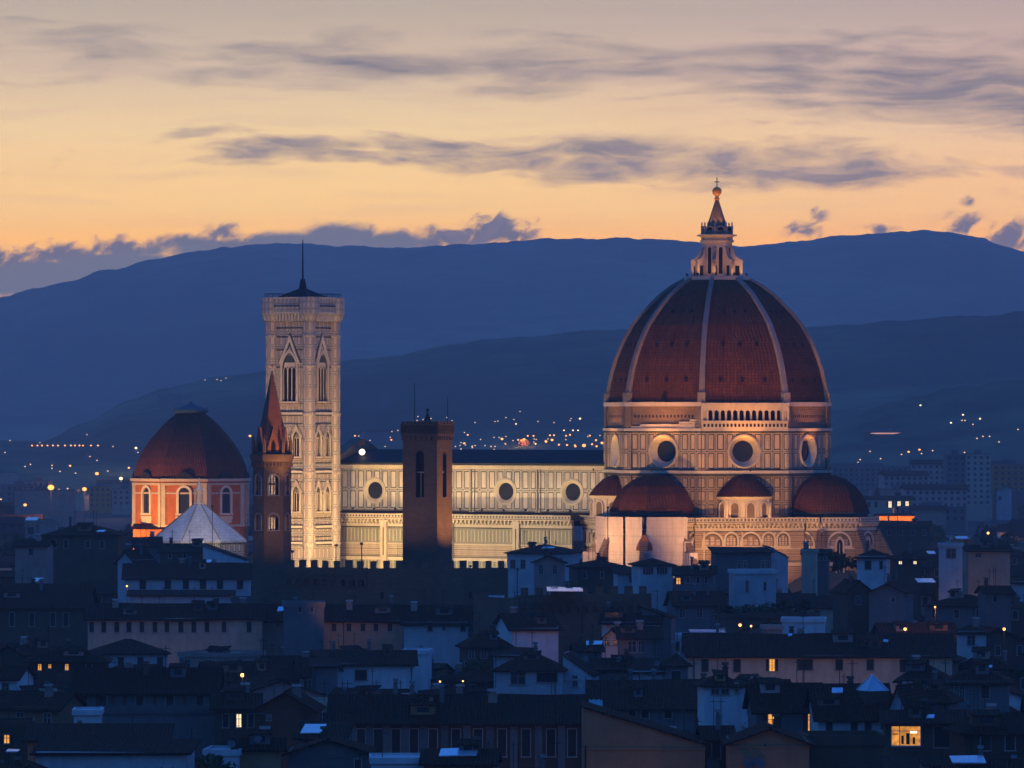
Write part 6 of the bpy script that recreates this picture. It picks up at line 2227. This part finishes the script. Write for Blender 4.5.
for sx in (-4, 0, 4):                                  # on the flat roof before the small exedra
    a = R(-45)
    pp = Vector((math.cos(a), math.sin(a), 0)) * 30.6 + Vector((-math.sin(a), math.cos(a), 0)) * sx * 1.6
    flood(local(pp.x, pp.y, 32.6), local(pp.x * .8, pp.y * .8, 36.5), 0.45 * KW, (1.0, .48, .15), 'small floodlight on the ledge before the exedra', 130, .9, 'floodlights before the exedra', mast=False, size=.15)
for k in range(6):                                     # small lights on the platform under the lantern
    a = R(-170 + 36 * k)
    flood(local(7.6 * math.cos(a), 7.6 * math.sin(a), 91.6), local(2.5 * math.cos(a), 2.5 * math.sin(a), 97.5), 0.5 * KW, (1.0, .44, .12), 'small floodlight on the platform of the dome lantern', 130, .9, mast=False, size=.1)
for k in range(3):
    a = R(-110 + 40 * k)
    flood(local(3.4 * math.cos(a), 3.4 * math.sin(a), 102.9), local(0, 0, 111), 1.1 * KW, AMBER, 'small floodlight in the crown under the golden ball', 50, .8, mast=False, size=.1)
cpw = Vector((CX, CY, 0))
for (dx_, dy_, z, az, e, sp) in ((-24, -46, 18, 36, 48, 90), (2, -56, 18, 34, 110, 90), (36, -24, 20, 36, 48, 90), (-6, -66, 20, 60, 66, 60), (40, -54, 20, 64, 60, 60)):
    flood(cpw + Vector((dx_, dy_, z)), cpw + Vector((dx_ * .12, dy_ * .12, az)), e * KW, (1.0, .61, .25), 'floodlight on a roof aimed at the marble bell tower', sp, .9)
b = BAD.location
flood((b.x + 13, b.y - 16, 32), (b.x, b.y, 58), 65.0 * KW, (1.0, .48, .15), 'floodlight on a roof aimed at the brick spire', 34, .8)
flood((b.x + 5, b.y - 24, 31), (b.x, b.y, 42), 9.0 * KW, (1.0, .52, .22), 'floodlight on a roof aimed at the shaft of the spired tower', 70, .8)
b = TOW.location
flood((b.x + 17, b.y - 6, 28), (b.x + 2, b.y, 46), 38.0 * KW, (1.0, .48, .14), 'floodlight on a roof aimed at the right side of the square tower', 70, .8)
flood((b.x - 12, b.y - 17, 33), (b.x, b.y, 46), 4.5 * KW, (1.0, .55, .25), 'floodlight on a roof aimed at the dim left side of the square tower', 80, .8)
b = CHA.location
flood((b.x + 26, b.y - 44, 20), (b.x + 6, b.y, 34), 10 * KW, (1.0, .45, .13), 'floodlight on a roof aimed at the right side of the orange chapel', 70, .8)
flood((b.x - 26, b.y - 40, 20), (b.x - 5, b.y, 33), 115 * KW, (1.0, .50, .13), 'floodlight on a roof aimed at the orange chapel', 80, .8)
b = BAP.location
flood((b.x + 6, b.y - 44, 34), (b.x, b.y, 28), 30 * KW, (1.0, .80, .58), 'floodlight on a roof aimed at the white pyramid roof', 80, .8)
flood((-30, 950, 22), (-34, 985, 27), 1.2 * KW, (1.0, .45, .15), 'floodlight on a roof aimed at the palace wing below the bell tower', 80, .8)
flood((12, 880, 18), (14, 925, 24), 1.8 * KW, (1.0, .38, .10), 'floodlight on a roof aimed at the arcaded palace', 80, .8)
q = at(894, 530, 1870)
flood((q.x, 1860, 17), (q.x + 2, 1900, 20), 190 * KW, (1.0, .42, .08), 'floodlight in front of the street-lit orange house', 70, .6)
# unseen lanterns added in the lanes between the houses to warm the walls
for k, (px, py, D, zz, e) in enumerate(((640, 745, 604, 10, 260), (770, 750, 594, 10, 260), (720, 668, 832, 10, 420), (800, 668, 832, 10, 420), (890, 668, 832, 10, 420), (100, 745, 632, 11, 200),
                              (285, 730, 676, 10, 120), (258, 758, 596, 10, 140), (470, 745, 640, 8, 220), (540, 745, 640, 8, 220), (120, 632, 955, 10, 200), (200, 632, 955, 10, 200), (330, 632, 958, 10, 200), (985, 555, 1105, 15, 900))):
    x = (px - 512) / F * D
    t = thing('street_lantern', ['unseen added lantern in the lane below the big blank ochre wall', 'unseen added lantern in the lane below the blank ochre gable', 'unseen added lantern under the left third of the long cream right-hand house',
              'unseen added lantern under the middle of the long cream right-hand house', 'unseen added lantern under the right third of the long cream right-hand house', 'unseen added lantern before the low ochre wall house', 'unseen added lantern before the wide tan gable',
              'unseen added lantern before the ochre corner block', 'unseen added lantern before the middle of the long pilastered palace', 'unseen added lantern before the right end of the long pilastered palace', 'unseen added lantern under the left half of the twelve-window house',
              'unseen added lantern under the right half of the twelve-window house', 'unseen added lantern under the second long cream house', 'unseen added lantern before the cream warm-lit house'][k], 'lamp', (x, D, 0))
    mb = MB()
    mb.tube((0, 0, 0), (0, 0, zz - .2), .06, 6)
    mb.build('post', M_IRON, t)
    mb = MB()
    mb.sphere((0, 0, zz), .18, 8)
    mb.build('lamp_head', M_LAMPO, t)
    l = bpy.data.lights.new('lantern_light', 'POINT')
    l.energy = e
    l.color = (1, .48, .18)
    l.shadow_soft_size = .3
    o = link('lantern_light', l, t)
    o.location = (0, .6, zz - .3)
# one naked bright lamp at the west end of the nave roof
p_ = local(-100.0, -6.5, 47.6)
t = thing('roof_lamp', 'very bright white lamp on the nave roof beside the bell tower', 'lamp', p_)
mb = MB()
mb.tube((0, 0, -1.6), (0, 0, 0), .08, 6)
mb.build('post', M_IRON, t)
mb = MB()
mb.sphere((0, 0, .3), .75, 10)
mb.build('lamp_head', emit('roof_lamp_glow', (1.0, .80, .50), 5.0), t)

# ================================================================== air
mb = MB()
mb.box(-4200, 4200, -700, 11750, -40, 505)
mh, gh = new_mat('evening_haze')
pv = gh.n('ShaderNodeVolumePrincipled')
pv.inputs['Color'].default_value = (*HAZE_C, 1)
pv.inputs['Density'].default_value = HAZE_D
pv.inputs['Anisotropy'].default_value = 0.4
oo = gh.n('ShaderNodeOutputMaterial')
gh.nt.links.new(pv.outputs[0], oo.inputs['Volume'])
HZ = mb.build('haze', mh)
HZ['kind'] = 'stuff'
HZ['label'] = 'thin blue evening haze over the city and the hills'
